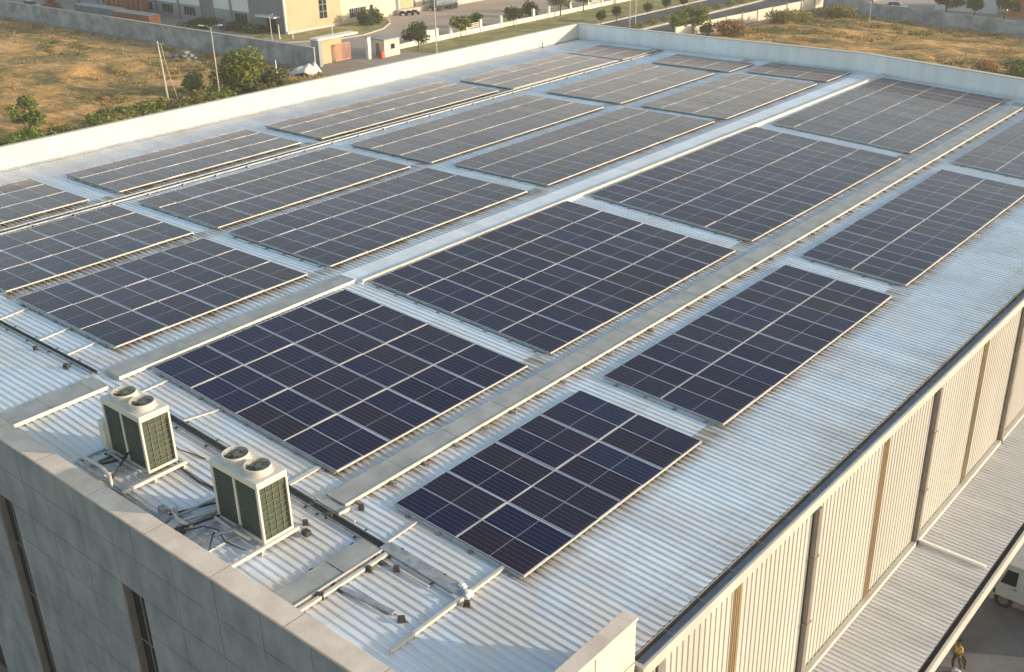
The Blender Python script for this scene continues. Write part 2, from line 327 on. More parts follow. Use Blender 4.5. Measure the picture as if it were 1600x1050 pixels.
sheet('gate_drive', [(-92.4, 91.5), (-92.4, 99.4), (-70, 108), (-70, 96), (-84, 90)], GZ + 0.012, 'yard')
sheet('verge', [(-92.4, 99.6), (-80.2, 104), (-79.5, 420), (-92.4, 420)], GZ + 0.010, 'lawn')
sheet('road', [(-79.2, 84), (-72.6, 84), (-71.6, 420), (-78.8, 420)], GZ + 0.014, 'asphalt')
sheet('far_road', [(-69.4, 84), (-61.2, 84), (-57.2, 420), (-67.2, 420)], GZ + 0.014, 'asphalt')
struct(MB().box(-79.75, 104, GZ - 0.1, -79.25, 400, GZ + 0.16).build('kerb', 'kerb'))
def skewbox(xa, xb, wdt, ya, yb, z0, z1):
    return [(xa, ya, z0), (xa + wdt, ya, z0), (xb + wdt, yb, z0), (xb, yb, z0), (xa, ya, z1), (xa + wdt, ya, z1), (xb + wdt, yb, z1), (xb, yb, z1)]
b = MB(); b.hexa(skewbox(-70.6, -68.2, 0.5, 90, 400, GZ - 0.1, GZ + 0.18)); struct(b.build('median_kerb', 'kerb'))
sheet('median', [(-72.5, 90), (-70.7, 90), (-68.3, 400), (-71.5, 400)], GZ + 0.05, 'lawn')
sheet('apron', [(23.2, -70), (140, -70), (140, 66), (23.2, 66)], GZ + 0.006, 'apron')
sheet('factory_lawn', [(-118.9, 95.6), (-112, 95.4), (-107.6, 101), (-106.6, 107.5), (-108.6, 114), (-112.3, 119.2), (-116.6, 122.8), (-119.3, 122.8), (-119.3, 100.9), (-135, 100.9), (-135, 98)], GZ + 0.02, 'lawn')
b = MB()
for p, q in (((-118.9, 95.6), (-112, 95.4)), ((-112, 95.4), (-107.6, 101)), ((-107.6, 101), (-106.6, 107.5)), ((-106.6, 107.5), (-108.6, 114)), ((-108.6, 114), (-112.3, 119.2)), ((-112.3, 119.2), (-116.6, 122.8))):
    b.beam((*p, GZ), (*q, GZ), 0.3, 0.16)
struct(b.build('lawn_kerb', 'kerb'))
sheet('back_yard', [(-52, 174.5), (80, 139), (120, 300), (-52, 330)], GZ + 0.009, 'yard')
# ------------------------------------------------------------------ the warehouse
WH = thing('warehouse', 'large warehouse with ribbed white metal roof and grey panelled front wall', 'warehouse', (0, 0, 0))
XL, XR, YF, YB = -28.6, 23.05, -5.62, 64.1
def ribbed_roof(x0, x1, y0, y1, skewl=None, pitch=0.25, zf=zr, rib=0.036, seg=1):
    b = MB(); n = int((y1 - y0) / pitch); prof = [(0, 0), (0.145, 0), (0.17, rib), (0.215, rib), (0.24, 0)]
    ys = [(y0 + k * pitch + dy * pitch / 0.25, dz) for k in range(n) for dy, dz in prof] + [(y0 + n * pitch, 0)]
    for y, dz in ys:
        for i in range(seg + 1):
            t = i / seg; xa = x0 if skewl is None else skewl(y); x = xa + (x1 - xa) * t
            b.v.append((x, y, zf(x) + dz))
    for k in range(len(ys) - 1):
        for i in range(seg):
            a = k * (seg + 1) + i; b.f.append((a, a + 1, a + seg + 2, a + seg + 1)); b.mi.append(0)
    return b
def xl(y): return -29.35 + 0.026 * max(0, y)       # inner face of the left parapet
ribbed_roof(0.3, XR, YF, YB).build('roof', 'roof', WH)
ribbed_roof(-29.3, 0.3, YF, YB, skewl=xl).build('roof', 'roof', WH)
# ridge capping: low folded sheet with a bright upstand along the first panel row
b = MB(); b.hexa([(0.05, 10.3, -0.20), (1.5, 10.3, -0.24), (2.1, YB, -0.26), (0.35, YB, -0.20), (0.05, 10.3, -0.12), (1.5, 10.3, -0.17), (2.1, YB, -0.20), (0.35, YB, -0.12)]); rc = b.build('ridge_cap', 'roof', WH)
b = MB(); b.hexa(skewbox(1.38, 1.84, 0.10, 10.4, YB, -0.24, -0.05)); b.build('upstand', 'white_alu', rc)
# parapets
b = MB(); y0, y1 = -6.2, 64.5
b.hexa([(xl(0) - 0.3, y0, -1.6), (xl(0), y0, -1.6), (xl(y1), y1, -1.6), (xl(y1) - 0.3, y1, -1.6), (xl(0) - 0.3, y0, 1.15), (xl(0), y0, 1.15), (xl(y1), y1, 1.15), (xl(y1) - 0.3, y1, 1.15)])
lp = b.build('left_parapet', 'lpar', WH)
b = MB(); b.hexa([(xl(0) - 0.36, y0 - 0.05, 1.15), (xl(0) + 0.04, y0 - 0.05, 1.15), (xl(y1) + 0.04, y1 + 0.1, 1.15), (xl(y1) - 0.36, y1 + 0.1, 1.15), (xl(0) - 0.36, y0 - 0.05, 1.20), (xl(0) + 0.04, y0 - 0.05, 1.2), (xl(y1) + 0.04, y1 + 0.1, 1.2), (xl(y1) - 0.36, y1 + 0.1, 1.2)])
lc = b.build('coping', 'white_alu', lp); b = MB()
for k in range(23): yj = -5 + k * 3.0; b.box(xl(yj) - 0.37, yj, 1.199, xl(yj) + 0.05, yj + 0.05, 1.212)
b.build('joint_cover', 'rail', lc)
b = MB(); b.hexa([(xl(0), y0 + 0.6, zr(-29) + 0.04), (xl(0) + 0.1, y0 + 0.6, zr(-29) + 0.04), (xl(y1) + 0.1, y1 - 0.4, zr(-29) + 0.04), (xl(y1), y1 - 0.4, zr(-29) + 0.04), (xl(0), y0 + 0.6, zr(-29) + 0.12), (xl(0) + 0.1, y0 + 0.6, zr(-29) + 0.1), (xl(y1) + 0.1, y1 - 0.4, zr(-29) + 0.1), (xl(y1), y1 - 0.4, zr(-29) + 0.12)])
b.build('flashing', 'tray', lp)
xs = [xl(64) - 0.3, 0.3, 23.5]; b = MB(); c = MB()
for xa, xb in zip(xs, xs[1:]):
    za, zb = zr(xa) + 1.40, zr(xb) + 1.40
    b.hexa([(xa, 64.12, -3), (xb, 64.12, -3), (xb, 64.4, -3), (xa, 64.4, -3), (xa, 64.12, za), (xb, 64.12, zb), (xb, 64.4, zb), (xa, 64.4, za)])
    c.hexa([(xa, 64.06, za), (xb, 64.06, zb), (xb, 64.5, zb), (xa, 64.5, za), (xa, 64.06, za + 0.06), (xb, 64.06, zb + 0.06), (xb, 64.5, zb + 0.06), (xa, 64.5, za + 0.06)])
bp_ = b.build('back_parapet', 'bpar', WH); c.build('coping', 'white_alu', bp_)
# outer shell below (left and back walls)
b = MB(); b.box(-29.6, -6.0, GZ, -29.3, 64.3, -1.6); b.box(-29.3, 64.12, GZ, 23.3, 64.36, -3); b.build('side_wall', 'beige', WH)
# front wall of concrete panels with slot windows
FY = -6.2
b = MB(); b.box(-29.6, FY + 0.55, GZ, 23.2, FY + 0.65, zr(23) - 0.1); b.build('wall_core', 'joint', WH)
xs = [-29.6]; x = 10.1
vj = sorted(set([round(10.12 + 1.95 * i, 2) for i in range(0, 7)] + [8.95, 7.0, 5.05, 3.6, 2.3, 1.05, -0.7] + [round(-0.7 - 1.95 * i, 2) for i in range(1, 15)]))
vj = [v for v in vj if -29.5 < v < 23.1]; vj = [-29.6] + vj + [23.35]
hz = [0.12, -1.12, -2.45, -3.75, -5.0, -6.25, -7.5, -8.75, -10.0, -11.2, -12.2, GZ]
fw_ = MB(); g = 0.011
slots = [(8.95, 10.12, -2.45, -11.2), (1.05, 2.3, -2.45, -11.2), (-4.6, -2.65, -11.2, GZ), (-6.55, -4.6, -11.2, GZ)]
def inslot(xa, xb, za, zb):
    xm, zm = (xa + xb) / 2, (za + zb) / 2
    return any(s[0] < xm < s[1] and s[3] < zm < s[2] for s in slots)
for xa, xb in zip(vj, vj[1:]):
    for za, zb in zip(hz, hz[1:]):
        if inslot(xa, xb, za, zb): continue
        dy = random.uniform(0, 0.006)
        fw_.box(xa + g, FY + dy, zb + g, xb - g, FY + 0.06 + dy, za - g)
fwall = fw_.build('front_wall', 'concrete', WH)
bk = MB()
for xa, xb in zip(vj, vj[1:]):
    for za, zb in zip(hz, hz[1:]):
        if not inslot(xa, xb, za, zb): bk.box(xa, FY + 0.065, zb, xb, FY + 0.54, za)
bk.build('wall_backing', 'joint', WH)
for s in slots:
    wv = MB(); x0, x1, zt, zb = s
    for k in range(int((zt - zb) / 1.25) + 1):      # reveal slips, coloured brown for the light they catch
        za = zt - k * 1.25; zc = max(zb, za - 1.24)
        if za - zc > 0.1: wv.box(x0 + 0.002, FY + 0.02, zc, x0 + 0.03, FY + 0.50, za)
    wv.box(x1 - 0.03, FY + 0.02, zb, x1 - 0.002, FY + 0.5, zt); wv.box(x0 + 0.03, FY + 0.02, zt - 0.03, x1 - 0.03, FY + 0.5, zt - 0.002)
    wn = wv.build('window', 'reveal', WH)
    MB().box(x0 + 0.03, FY + 0.24, zb, x1 - 0.03, FY + 0.29, zt - 0.03).build('pane', 'pane', wn)
    f = MB(); f.box(x0 + 0.55, FY + 0.19, zb, x0 + 0.60, FY + 0.24, zt - 0.03)
    for k in range(1, int((zt - zb) / 2.2)): f.box(x0 + 0.03, FY + 0.20, zt - 2.2 * k, x1 - 0.03, FY + 0.235, zt - 2.2 * k + 0.05)
    f.build('frame', 'downpipe', wn)
b = MB(); b.box(-29.6, FY - 0.03, 0.12, 23.35, FY + 0.62, 0.20)
cp = b.build('front_coping', 'coping', WH, bevel=0.012)
b = MB()
for x in range(-28, 23, 3): b.box(x, FY - 0.032, 0.201, x + 0.012, FY + 0.622, 0.2025)
b.build('joint', 'joint', cp)
b = MB()
for xa, xb in ((-29.3, 0.3), (0.3, 22.9)):
    b.hexa([(xa, FY + 0.55, -3), (xb, FY + 0.55, -3), (xb, FY + 0.60, -3), (xa, FY + 0.60, -3), (xa, FY + 0.55, 0.12), (xb, FY + 0.55, 0.12), (xb, FY + 0.60, 0.12), (xa, FY + 0.60, 0.12)])
b.build('parapet_back', 'roof', WH)
# corner return of the parapet, on the eave side
b = MB(); b.box(22.98, FY + 0.63, -2.6, 23.34, -0.70, 0.12); b.box(23.0, FY + 0.1, GZ, 23.35, -0.75, -2.6); b.build('corner_wall', 'cream', WH)
b = MB(); b.box(22.94, FY + 0.60, 0.12, 23.38, -0.66, 0.20); b.build('corner_coping', 'coping', WH, bevel=0.012)
b = MB(); b.box(23.345, -2.35, GZ, 23.352, -2.33, 0.1); b.box(23.345, FY, -1.16, 23.352, -0.7, -1.14); b.build('corner_joint', 'joint', WH)
b = MB(); b.hexa([(22.68, FY + 0.63, zr(22.68)), (22.975, FY + 0.63, zr(22.9)), (22.975, -0.62, zr(22.9)), (22.82, -0.62, zr(22.8)), (22.90, FY + 0.63, -0.55), (22.975, FY + 0.63, -0.5), (22.975, -0.62, -0.5), (22.92, -0.62, -0.55)]); b.build('corner_flashing', 'rail', WH)
# eave gutter, wall, downpipes
ge = zr(23.05); gt = thing('x', '', '') ; bpy.data.objects.remove(gt)
b = MB(); b.box(23.06, -0.45, ge - 0.16, 23.44, 64.1, ge - 0.13); b.box(23.04, -0.45, ge - 0.16, 23.06, 64.1, ge - 0.02); b.box(23.40, -0.45, ge - 0.13, 23.44, 64.1, ge + 0.0)
gut = b.build('gutter', 'gutter', WH)
MB().box(23.07, -0.44, ge - 0.128, 23.13, 64.0, ge - 0.07).build('inner_shade', 'gutterdark', gut)  # dark strip painting the shade along the gutter's inner side
k = 0; y = 0.9
while y < 63:
    c = MB(); c.tube([(23.03, y, ge + 0.03), (23.16, y, ge + 0.05), (23.3, y + 0.02, ge + 0.04), (23.42, y + 0.02, ge + 0.02)], 0.014, 6)
    c.build('bracket', 'downpipe', gut); y += 1.62
b = MB(); b.box(23.441, -0.47, ge - 0.34, 23.52, 64.2, ge + 0.008); b.box(23.04, -0.60, ge - 0.40, 23.54, -0.47, ge + 0.03); b.build('fascia', 'beige', WH)
def ribbed_wall(xf, y0, y1, z0, z1, pitch=0.28, d=0.03):
    b = MB(); n = int((y1 - y0) / pitch); prof = [(0, 0), (0.15, 0), (0.175, d), (0.255, d)] if pitch > 0.2 else [(0, 0), (0.06, 0), (0.07, d), (0.11, d)]
    ys = [(y0 + k * pitch + a, e) for k in range(n) for a, e in prof] + [(y1, 0)]
    for y, e in ys: b.v += [(xf + e, y, z0), (xf + e, y, z1)]
    for k in range(len(ys) - 1):
        a = 2 * k; b.f.append((a, a + 2, a + 3, a + 1)); b.mi.append(0)
    return b
CZ = -8.72
ribbed_wall(23.40, -0.4, 64.1, GZ, ge - 0.34).build('wall', 'beige', WH)
for y in (9.0, 18.9, 28.9, 38.8, 48.8, 58.8):
    b = MB(); b.box(23.442, y - 0.14, CZ, 23.62, y + 0.14, ge - 0.36)
    dp = b.build('downpipe', 'downpipe', WH, bevel=0.02)
    for z in (-3.6, -6.2): MB().box(23.43, y - 0.18, z, 23.64, y + 0.18, z + 0.06).build('clip', 'downpipe', dp)
for y in (4.25, 14.35, 24.3, 34.2, 44.2, 54.1):
    ribbed_wall(23.446, y - 0.22, y + 0.26, CZ + 0.2, ge - 0.35, 0.12, 0.018).build('light_panel', 'tan', WH)
b = MB(); b.box(23.0, -0.42, ge - 3.0, 23.4, -0.40, ge - 0.4); b.box(23.442, 0.15, GZ, 23.5, 0.42, ge - 0.36); b.build('corner_trim', 'downpipe', WH)
# canopy over the loading side
cpz = lambda x: CZ - 0.03 * (x - 23.4)
ca = ribbed_roof(23.45, 26.35, -0.4, 64, pitch=0.23, zf=cpz, rib=0.028).build('canopy', 'canopy', WH)
MB().box(23.445, -0.4, CZ + 0.01, 23.62, 64, CZ + 0.22).build('flashing', 'beige', ca)
b = MB(); b.box(26.30, -0.4, CZ - 0.26, 26.56, 64, CZ - 0.22); b.box(26.54, -0.4, CZ - 0.62, 26.64, 64, CZ - 0.10); b.build('fascia', 'beige', ca)
MB().box(26.36, -0.4, CZ - 0.219, 26.538, 64, CZ - 0.20).build('gutter_bed', 'gutterdark', ca)
MB().box(23.5, -0.4, CZ - 0.5, 26.3, 64, CZ - 0.42).build('soffit', 'gutter', ca)
for y in (19.15, 39.0, 58.9):
    b = MB(); b.beam((23.62, y, CZ + 0.05), (26.2, y, CZ - 0.03), 0.12, 0.1); b.build('cross_pipe', 'white', ca)
for k in range(13): MB().box(23.6, k * 5.0, GZ, 23.82, k * 5.0 + 0.22, CZ - 0.5).build('canopy_post', 'gutter', ca)
# ------------------------------------------------------------------ solar arrays
STRIPS = {
 'B': ('two-panel-wide strip beside the right eave', 2),
 'A': ('four-panel-wide strip between ridge capping and main walkway', 4),
 'C': ('three-panel-wide strip just left of the ridge capping', 3),
 'D': ('three-panel-wide strip second from the left parapet', 3),
 'E': ('three-panel-wide strip nearest the left parapet', 3)}
ARR = [('A', 1.58, 11.65, 0, 9.28, 8), ('A', 1.70, 11.65, 10.65, 24.5, 12), ('A', 1.97, 11.62, 26.15, 43.9, 16), ('A', 2.32, 11.55, 45.45, 62.9, 16),
 ('B', 14.2, 19.2, 0.04, 9.15, 8), ('B', 14.2, 19.2, 10.55, 24.55, 12), ('B', 14.2, 19.2, 26.1, 43.5, 16), ('B', 14.12, 19.2, 45.35, 62.6, 16),
 ('C', -8.66, -0.92, 0.0, 9.3, 8), ('C', -8.4, -0.86, 10.6, 24.33, 12), ('C', -7.75, -0.7, 25.9, 43.25, 16), ('C', -7.3, -0.45, 44.4, 57.5, 12), ('C', -7.1, -0.25, 58.8, 63.0, 4),
 ('D', -17.0, -9.78, 0.1, 9.5, 8), ('D', -16.55, -9.4, 10.7, 23.98, 12), ('D', -16.1, -9.0, 25.35, 42.4, 16), ('D', -15.5, -8.7, 44.1, 56.65, 12), ('D', -15.35, -8.05, 57.9, 61.9, 4),
 ('E', -25.45, -19.0, 0.0, 9.2, 8), ('E', -24.65, -18.9, 11.0, 23.7, 12), ('E', -24.45, -18.6, 25.2, 42.3, 16), ('E', -23.75, -18.1, 43.5, 56.9, 12), ('E', -23.5, -17.85, 57.3, 62.05, 4)]
ORD = ['nearest', 'second', 'third', 'fourth', 'fifth']
_pc = {}
def panel_meshes(wv, lu):
    key = (round(wv, 3), round(lu, 3))
    if key in _pc: return _pc[key]
    fr = 0.016
    def glass(b):
        b.quad((fr, fr, -0.004), (wv - fr, fr, -0.004), (wv - fr, lu - fr, -0.004), (fr, lu - fr, -0.004), 0)
    def frame(b, mi):
        b.box(0, 0, -0.036, wv, fr, 0, mi); b.box(0, lu - fr, -0.036, wv, lu, 0, mi); b.box(0, fr, -0.036, fr, lu - fr, 0, mi); b.box(wv - fr, fr, -0.036, wv, lu - fr, 0, mi)
    def uv(me):
        l = me.uv_layers.new(name='UVMap')
        for lp, co in zip(l.data, [(0, 0), (0, 24), (6, 24), (6, 0)]): lp.uv = (co[0], co[1])
    b = MB(); glass(b); g = b.mesh('solar_panel', ['glass', 'frame']); uv(g)
    b = MB(); frame(b, 0); f = b.mesh('panel_frame', 'frame')
    b = MB(); glass(b); frame(b, 1); far = b.mesh('solar_panel', ['glass', 'frame']); uv(far)
    _pc[key] = (g, f, far); return _pc[key]
cnt = {}
for s, x0, x1, y0, y1, nu in ARR:
    k = cnt.get(s, 0); cnt[s] = k + 1
    desc, rows = STRIPS[s]
    last = (k == 3 and s in 'AB') or k == 4
    o_ = ORD[k] if k else 'nearest'
    lab = ('farthest' if last else o_) + ' dark blue solar array in the ' + desc
    sl_ = math.atan(SR) if s in 'AB' else 0.0
    zt = -SR * x0 if s in 'AB' else 0.0
    T = thing('solar_array', lab, 'solar array', (x0, y0, zt), 0, 'solar arrays in rows on the metal roof'); T.rotation_euler = (0, sl_, 0)
    W = x1 - x0; Lu = y1 - y0
    if s == 'B': ws = [W / 2] * 2
    elif s == 'A': ws = [W - 3 * 2.567] + [2.567] * 3
    elif s == 'E': ws = [W * 0.27, W * 0.365, W * 0.365]
    else: ws = [W - 2 * 2.56] + [2.56] * 2
    gw = 0.085 if k == 0 else 0.075; gn = 0.014; gr = 0.042
    lu = (Lu - (nu // 2 - 1) * gw - (nu // 2) * gn) / nu
    near = k == 0 and s in 'ABC' or (k == 1 and s in 'AB')
    xx = 0.0
    for r_, wd in enumerate(ws):
        wv = wd - (gr if r_ < rows - 1 else 0)
        gm, fm, farm = panel_meshes(wv, lu); yy = 0.0
        for i in range(nu):
            P = bpy.data.objects.new('solar_panel', gm if near else farm); COL.objects.link(P); P.parent = T; P.location = (xx, yy, random.uniform(-0.003, 0.003))
            P.rotation_euler = (random.uniform(-0.009, 0.009), random.uniform(-0.006, 0.006), 0)
            if near:
                F = bpy.data.objects.new('panel_frame', fm); COL.objects.link(F); F.parent = P
            yy += lu
            if i % 2 == 0: yy += gn
            else:
                if r_ == 0 and i < nu - 1: MB().box(0, yy + 0.006, -0.05, W, yy + gw - 0.006, -0.018).build('clamp_strip', 'strip', T)
                yy += gw
        xx += wd
        if r_ < rows - 1: MB().box(xx - gr + 0.007, 0.0, -0.03, xx - 0.007, Lu, 0.004).build('sunlit_row_edge', 'white_alu', T)  # cream strip added to show sun on the frame edges between rows
    h = 0.155 if s in 'AB' else 0.17
    MB().box(W + 0.001, -0.01, -0.05, W + 0.030, Lu + 0.01, 0.004).build('sunlit_frame_edge', 'white_alu', T)  # cream strip added to show sun on the right-hand frame edge
    MB().box(0.02, -0.05, -0.105 if k == 0 else -0.075, W - 0.03, -0.012, -0.03).build('front_rail', 'rail' if k == 0 else 'tray', T)
    MB().box(0.02, Lu + 0.012, -0.15, W - 0.03, Lu + 0.05, -0.03).build('back_rail', 'rail', T)
    for r_ in range(rows):
        for q in (0.25, 0.75):
            xq = sum(ws[:r_]) + ws[r_] * q; MB().box(xq - 0.03, 0.05, -0.09, xq + 0.03, Lu - 0.05, -0.045).build('purlin', 'rail', T)
            b = MB(); b.box(xq - 0.035, -0.10, -h, xq + 0.035, -0.056, -0.06); b.box(xq - 0.06, -0.16, -h + 0.01, xq + 0.06, -0.02, -h + 0.035); b.build('foot', 'tray', T)
    MB().box(0.1, 0.05, -h + 0.035, W - 0.12, 0.09, -0.046).build('shade_strip', 'cableshade', T)  # dark strip standing in for the shade under the front edge
    ny = int(Lu / 2.3)
    for i in range(ny + 1):
        yq = 0.25 + i * (Lu - 0.5) / max(1, ny); b = MB(); b.box(W - 0.22, yq - 0.025, -h, W - 0.17, yq + 0.025, -0.05); b.build('foot', 'tray', T)
# ------------------------------------------------------------------ walkways, ducts and trays on the roof
def sloped(b, x0, x1, y0, y1, h0, h1, mi=0):
    b.hexa([(x0, y0, zr(x0) + h0), (x1, y0, zr(x1) + h0), (x1, y1, zr(x1) + h0), (x0, y1, zr(x0) + h0), (x0, y0, zr(x0) + h1), (x1, y0, zr(x1) + h1), (x1, y1, zr(x1) + h1), (x0, y1, zr(x0) + h1)], mi); return b
T = thing('walkway', 'long grey plate walkway running the length of roof right of the widest arrays', 'walkway', (0, 0, 0))
b = MB(); y = -1.0; k = 0
while y < 62.4:
    dx = random.uniform(-0.012, 0.012); sloped(b, 12.33 + dx, 13.12 + dx, y, min(62.5, y + 2.48), 0.115, 0.14 + random.uniform(0, 0.008)); y += 2.5
b.build('plate', 'walk', T)
sloped(MB(), 13.125, 13.17, -1.0, 62.5, 0.06, 0.165).build('edge_lip', 'white_alu', T)
sloped(MB(), 12.28, 12.325, -1.0, 62.5, 0.06, 0.145).build('edge_lip', 'tray', T)
y = -0.6
while y < 62:
    b = MB(); sloped(b, 12.2, 13.38, y, y + 0.07, 0.035, 0.085); sloped(b, 13.22, 13.38, y - 0.03, y + 0.09, 0.03, 0.10); b.build('bracket', 'reveal', T); y += 1.42
T = thing('walkway', 'short grey plate walkway running from front parapet to the cross tray', 'walkway', (0, 0, 0))
b = MB()
sloped(b, 14.68, 15.46, -5.35, -3.1, 0.10, 0.125); sloped(b, 14.7, 15.48, -3.08, -1.75, 0.115, 0.145); b.build('plate', 'walk', T)
sloped(MB(), 15.48, 15.52, -5.35, -1.72, 0.05, 0.16).build('edge_lip', 'white_alu', T)
for y in (-5.0, -3.6, -2.1): sloped(MB(), 14.6, 15.95, y, y + 0.12, 0.036, 0.09).build('bracket', 'block', T)
o = sloped(MB(), 15.66, 15.76, -5.3, -1.75, 0.07, 0.16).build('rail_bar', 'white_alu'); tag(o, 'cream steel bar lying along the right side of the short walkway', 'bar')
T = thing('walkway', 'short step plate joining main walkway end to the cross tray', 'walkway', (0, 0, 0))
sloped(MB(), 12.45, 13.3, -1.36, -1.04, 0.06, 0.10).build('plate', 'walk', T); sloped(MB(), 13.31, 13.36, -1.4, -1.0, 0.05, 0.16).build('edge_lip', 'white_alu', T)
def duct(label, x0, x1, xe, y0, y1, h, m='walk'):
    T = thing('cover_plate', label, 'cover plate', (0, 0, 0)); y = y0; b = MB()
    while y < y1 - 0.1:
        q = min(y1, y + 1.58); t0 = (y - y0) / (y1 - y0); t1 = (q - y0) / (y1 - y0); a0 = x0 + (xe - x0) * t0; a1 = x0 + (xe - x0) * t1
        dz = random.uniform(0, 0.01); w_ = x1 - x0
        b.hexa([(a0, y, h - 0.03), (a0 + w_, y, h - 0.03), (a1 + w_, q - 0.015, h - 0.03), (a1, q - 0.015, h - 0.03), (a0, y, h + dz), (a0 + w_, y, h + dz), (a1 + w_, q - 0.015, h + dz), (a1, q - 0.015, h + dz)]); y += 1.58
    b.build('plate', m, T); w_ = x1 - x0
    b = MB(); b.hexa([(x1 + 0.01, y0, h - 0.11), (x1 + 0.07, y0, h - 0.11), (xe + w_ + 0.07, y1, h - 0.11), (xe + w_ + 0.01, y1, h - 0.11), (x1 + 0.01, y0, h + 0.018), (x1 + 0.05, y0, h + 0.018), (xe + w_ + 0.05, y1, h + 0.018), (xe + w_ + 0.01, y1, h + 0.018)]); b.build('edge_lip', 'white_alu', T)
    y = y0 + 0.5
    while y < y1:
        t = (y - y0) / (y1 - y0); a = x0 + (xe - x0) * t
        MB().box(a + w_ - 0.3, y, zr(0) - 0.03, a + w_ + 0.12, y + 0.06, h - 0.112).build('bracket', 'tray', T); y += 1.6
duct('flat grey cover plates along ridge beside the nearest four-wide array', 0.42, 1.34, 0.18, -1.25, 10.3, -0.08)
duct('flat grey cover plates along ridge between front parapet and cross tray', 0.55, 1.66, 0.5, -5.5, -1.85, -0.10)
def tray(label, x0, x1, y0, y1, h0, h1, cover, cat='cable tray'):
    """channel on the roof: along x when x range is longer"""
    T = thing('cable_tray', label, cat, (0, 0, 0)); alongx = (x1 - x0) > (y1 - y0)
    n = 8; xs = [x0 + (x1 - x0) * i / n for i in range(n + 1)] if alongx and x0 < 0.3 < x1 else [x0, x1]
    def bar(m, nm, xa, xb, ya, yb, a, c):
        b = MB()
        pts = [xa, 0.3, xb] if xa < 0.3 < xb else [xa, xb]
        for p, q in zip(pts, pts[1:]): sloped(b, p, q, ya, yb, a, c)
        b.build(nm, m, T)
    if alongx:
        bar('tray', 'side', x0, x1, y0, y0 + 0.02, h0, h1); bar('tray', 'side', x0, x1, y1 - 0.02, y1, h0, h1)
        if cover: bar('tray', 'cover', x0, x1, y0 - 0.01, y1 + 0.01, h1, h1 + 0.012)
        else:
            bar('cablebed', 'bed', x0, x1, y0 + 0.021, y1 - 0.021, h0, h0 + 0.012)
            b = MB()
            for q in range(3):
                yy = y0 + (y1 - y0) * (q + 1) / 4
                px = [x0 + 0.05, 0.3, x1 - 0.05] if x0 < 0.3 < x1 else [x0 + 0.05, x1 - 0.05]
                b.tube([(p, yy + random.uniform(-0.01, 0.01), zr(p) + h0 + 0.035) for p in px], 0.014, 6)
            b.build('cable', 'black', T)
        x = x0 + 0.4
        while x < x1: sloped(MB(), x, x + 0.06, y0 - 0.09, y1 + 0.16, 0.036, h0 - 0.002).build('bracket', 'block', T); x += 1.65
    else:
        for (a, c) in ((x0, x0 + 0.03), (x1 - 0.03, x1)): sloped(MB(), a, c, y0, y1, h0, h1).build('side', 'rail', T)
        sloped(MB(), x0 + 0.031, x1 - 0.031, y0, y1, h0, h0 + 0.012).build('bed', 'strip', T)
        b = MB(); 
        for q in range(2): 
            xx = x0 + (x1 - x0) * (q + 1) / 3; b.tube([(xx + random.uniform(-.03, .03), y0 + (y1 - y0) * t / 20, zr(xx) + h0 + 0.04) for t in range(21)], 0.028, 6)
        b.build('cable', 'black', T)
        y = y0 + 0.5
        while y < y1: sloped(MB(), x0 - 0.12, x1 + 0.12, y, y + 0.12, 0.036, h0 + 0.06).build('bracket', 'tray', T); y += 2.2
tray('narrow dark cable tray crossing the left roof to the ridge plates', -28.0, 0.35, -1.66, -1.46, 0.06, 0.13, False)
tray('open cable tray running behind both air conditioners', 1.9, 12.3, -1.72, -1.42, 0.06, 0.14, False)
tray('open dark cable tray between main walkway end and short walkway', 12.32, 15.35, -1.72, -1.44, 0.05, 0.13, False)
tray('flat grey covered cable tray in front of the right eave array', 15.37, 18.45, -1.70, -1.36, 0.05, 0.13, True)
tray('long cable tray between the two leftmost array strips', -18.05, -17.55, -4.0, 63.2, 0.07, 0.16, False)
def conduit(label, pts, r=0.025, m='white_alu', name='conduit', cat='conduit', n=8):
    o = MB().tube(pts, r, n).build(name, m, smooth=True); tag(o, label, cat); return o
def rp(x, y, h): return (x, y, zr(x) + h)
def bar(label, xa, ya, xb, yb, w_=0.05, h=0.055, m='white_alu', name='conduit', z=0.035, cat='conduit'):
    b = MB(); b.beam(rp(xa, ya, z), rp(xb, yb, z), w_, h); o = b.build(name, m); tag(o, label, cat); return o
bar('white conduit from left end of the nearest four-wide array to open tray', 2.7, -0.12, 2.75, -1.4)
bar('white conduit from middle of the nearest four-wide array to open tray', 5.75, -0.12, 5.45, -1.4)
bar('wide white conduit from right end of the nearest four-wide array to open tray', 10.95, -0.12, 10.99, -1.4, 0.16)
bar('white conduit from left end of the right eave array to tray', 15.25, -0.08, 15.3, -1.35)
bar('white conduit on left roof farthest from the ridge', -7.5, -0.1, -7.3, -1.42)
bar('white conduit on left roof second from the ridge', -4.2, -0.1, -4.05, -1.42)
bar('white conduit on left roof nearest to ridge plates', -2.1, -0.1, -1.95, -1.42)
bar('long white channel running from right eave array towards front parapet', 18.5, 0.1, 18.5, -4.3, 0.10, 0.1)
bar('short grey channel lying left of the long white channel', 15.8, -3.5, 17.55, -3.25, 0.16, 0.06, 'tray')
bar('thin pale strip beside the covered cable tray', 15.9, -1.95, 17.5, -1.9, 0.05, 0.05, 'white_alu')
bar('white sill strip in front of tray near main walkway end', 12.2, -1.30, 13.9, -1.28, 0.05, 0.06)
T = thing('pipe_fitting', 'white pipe fittings at right end of covered tray', 'pipe fitting', rp(18.55, -1.45, 0.05))
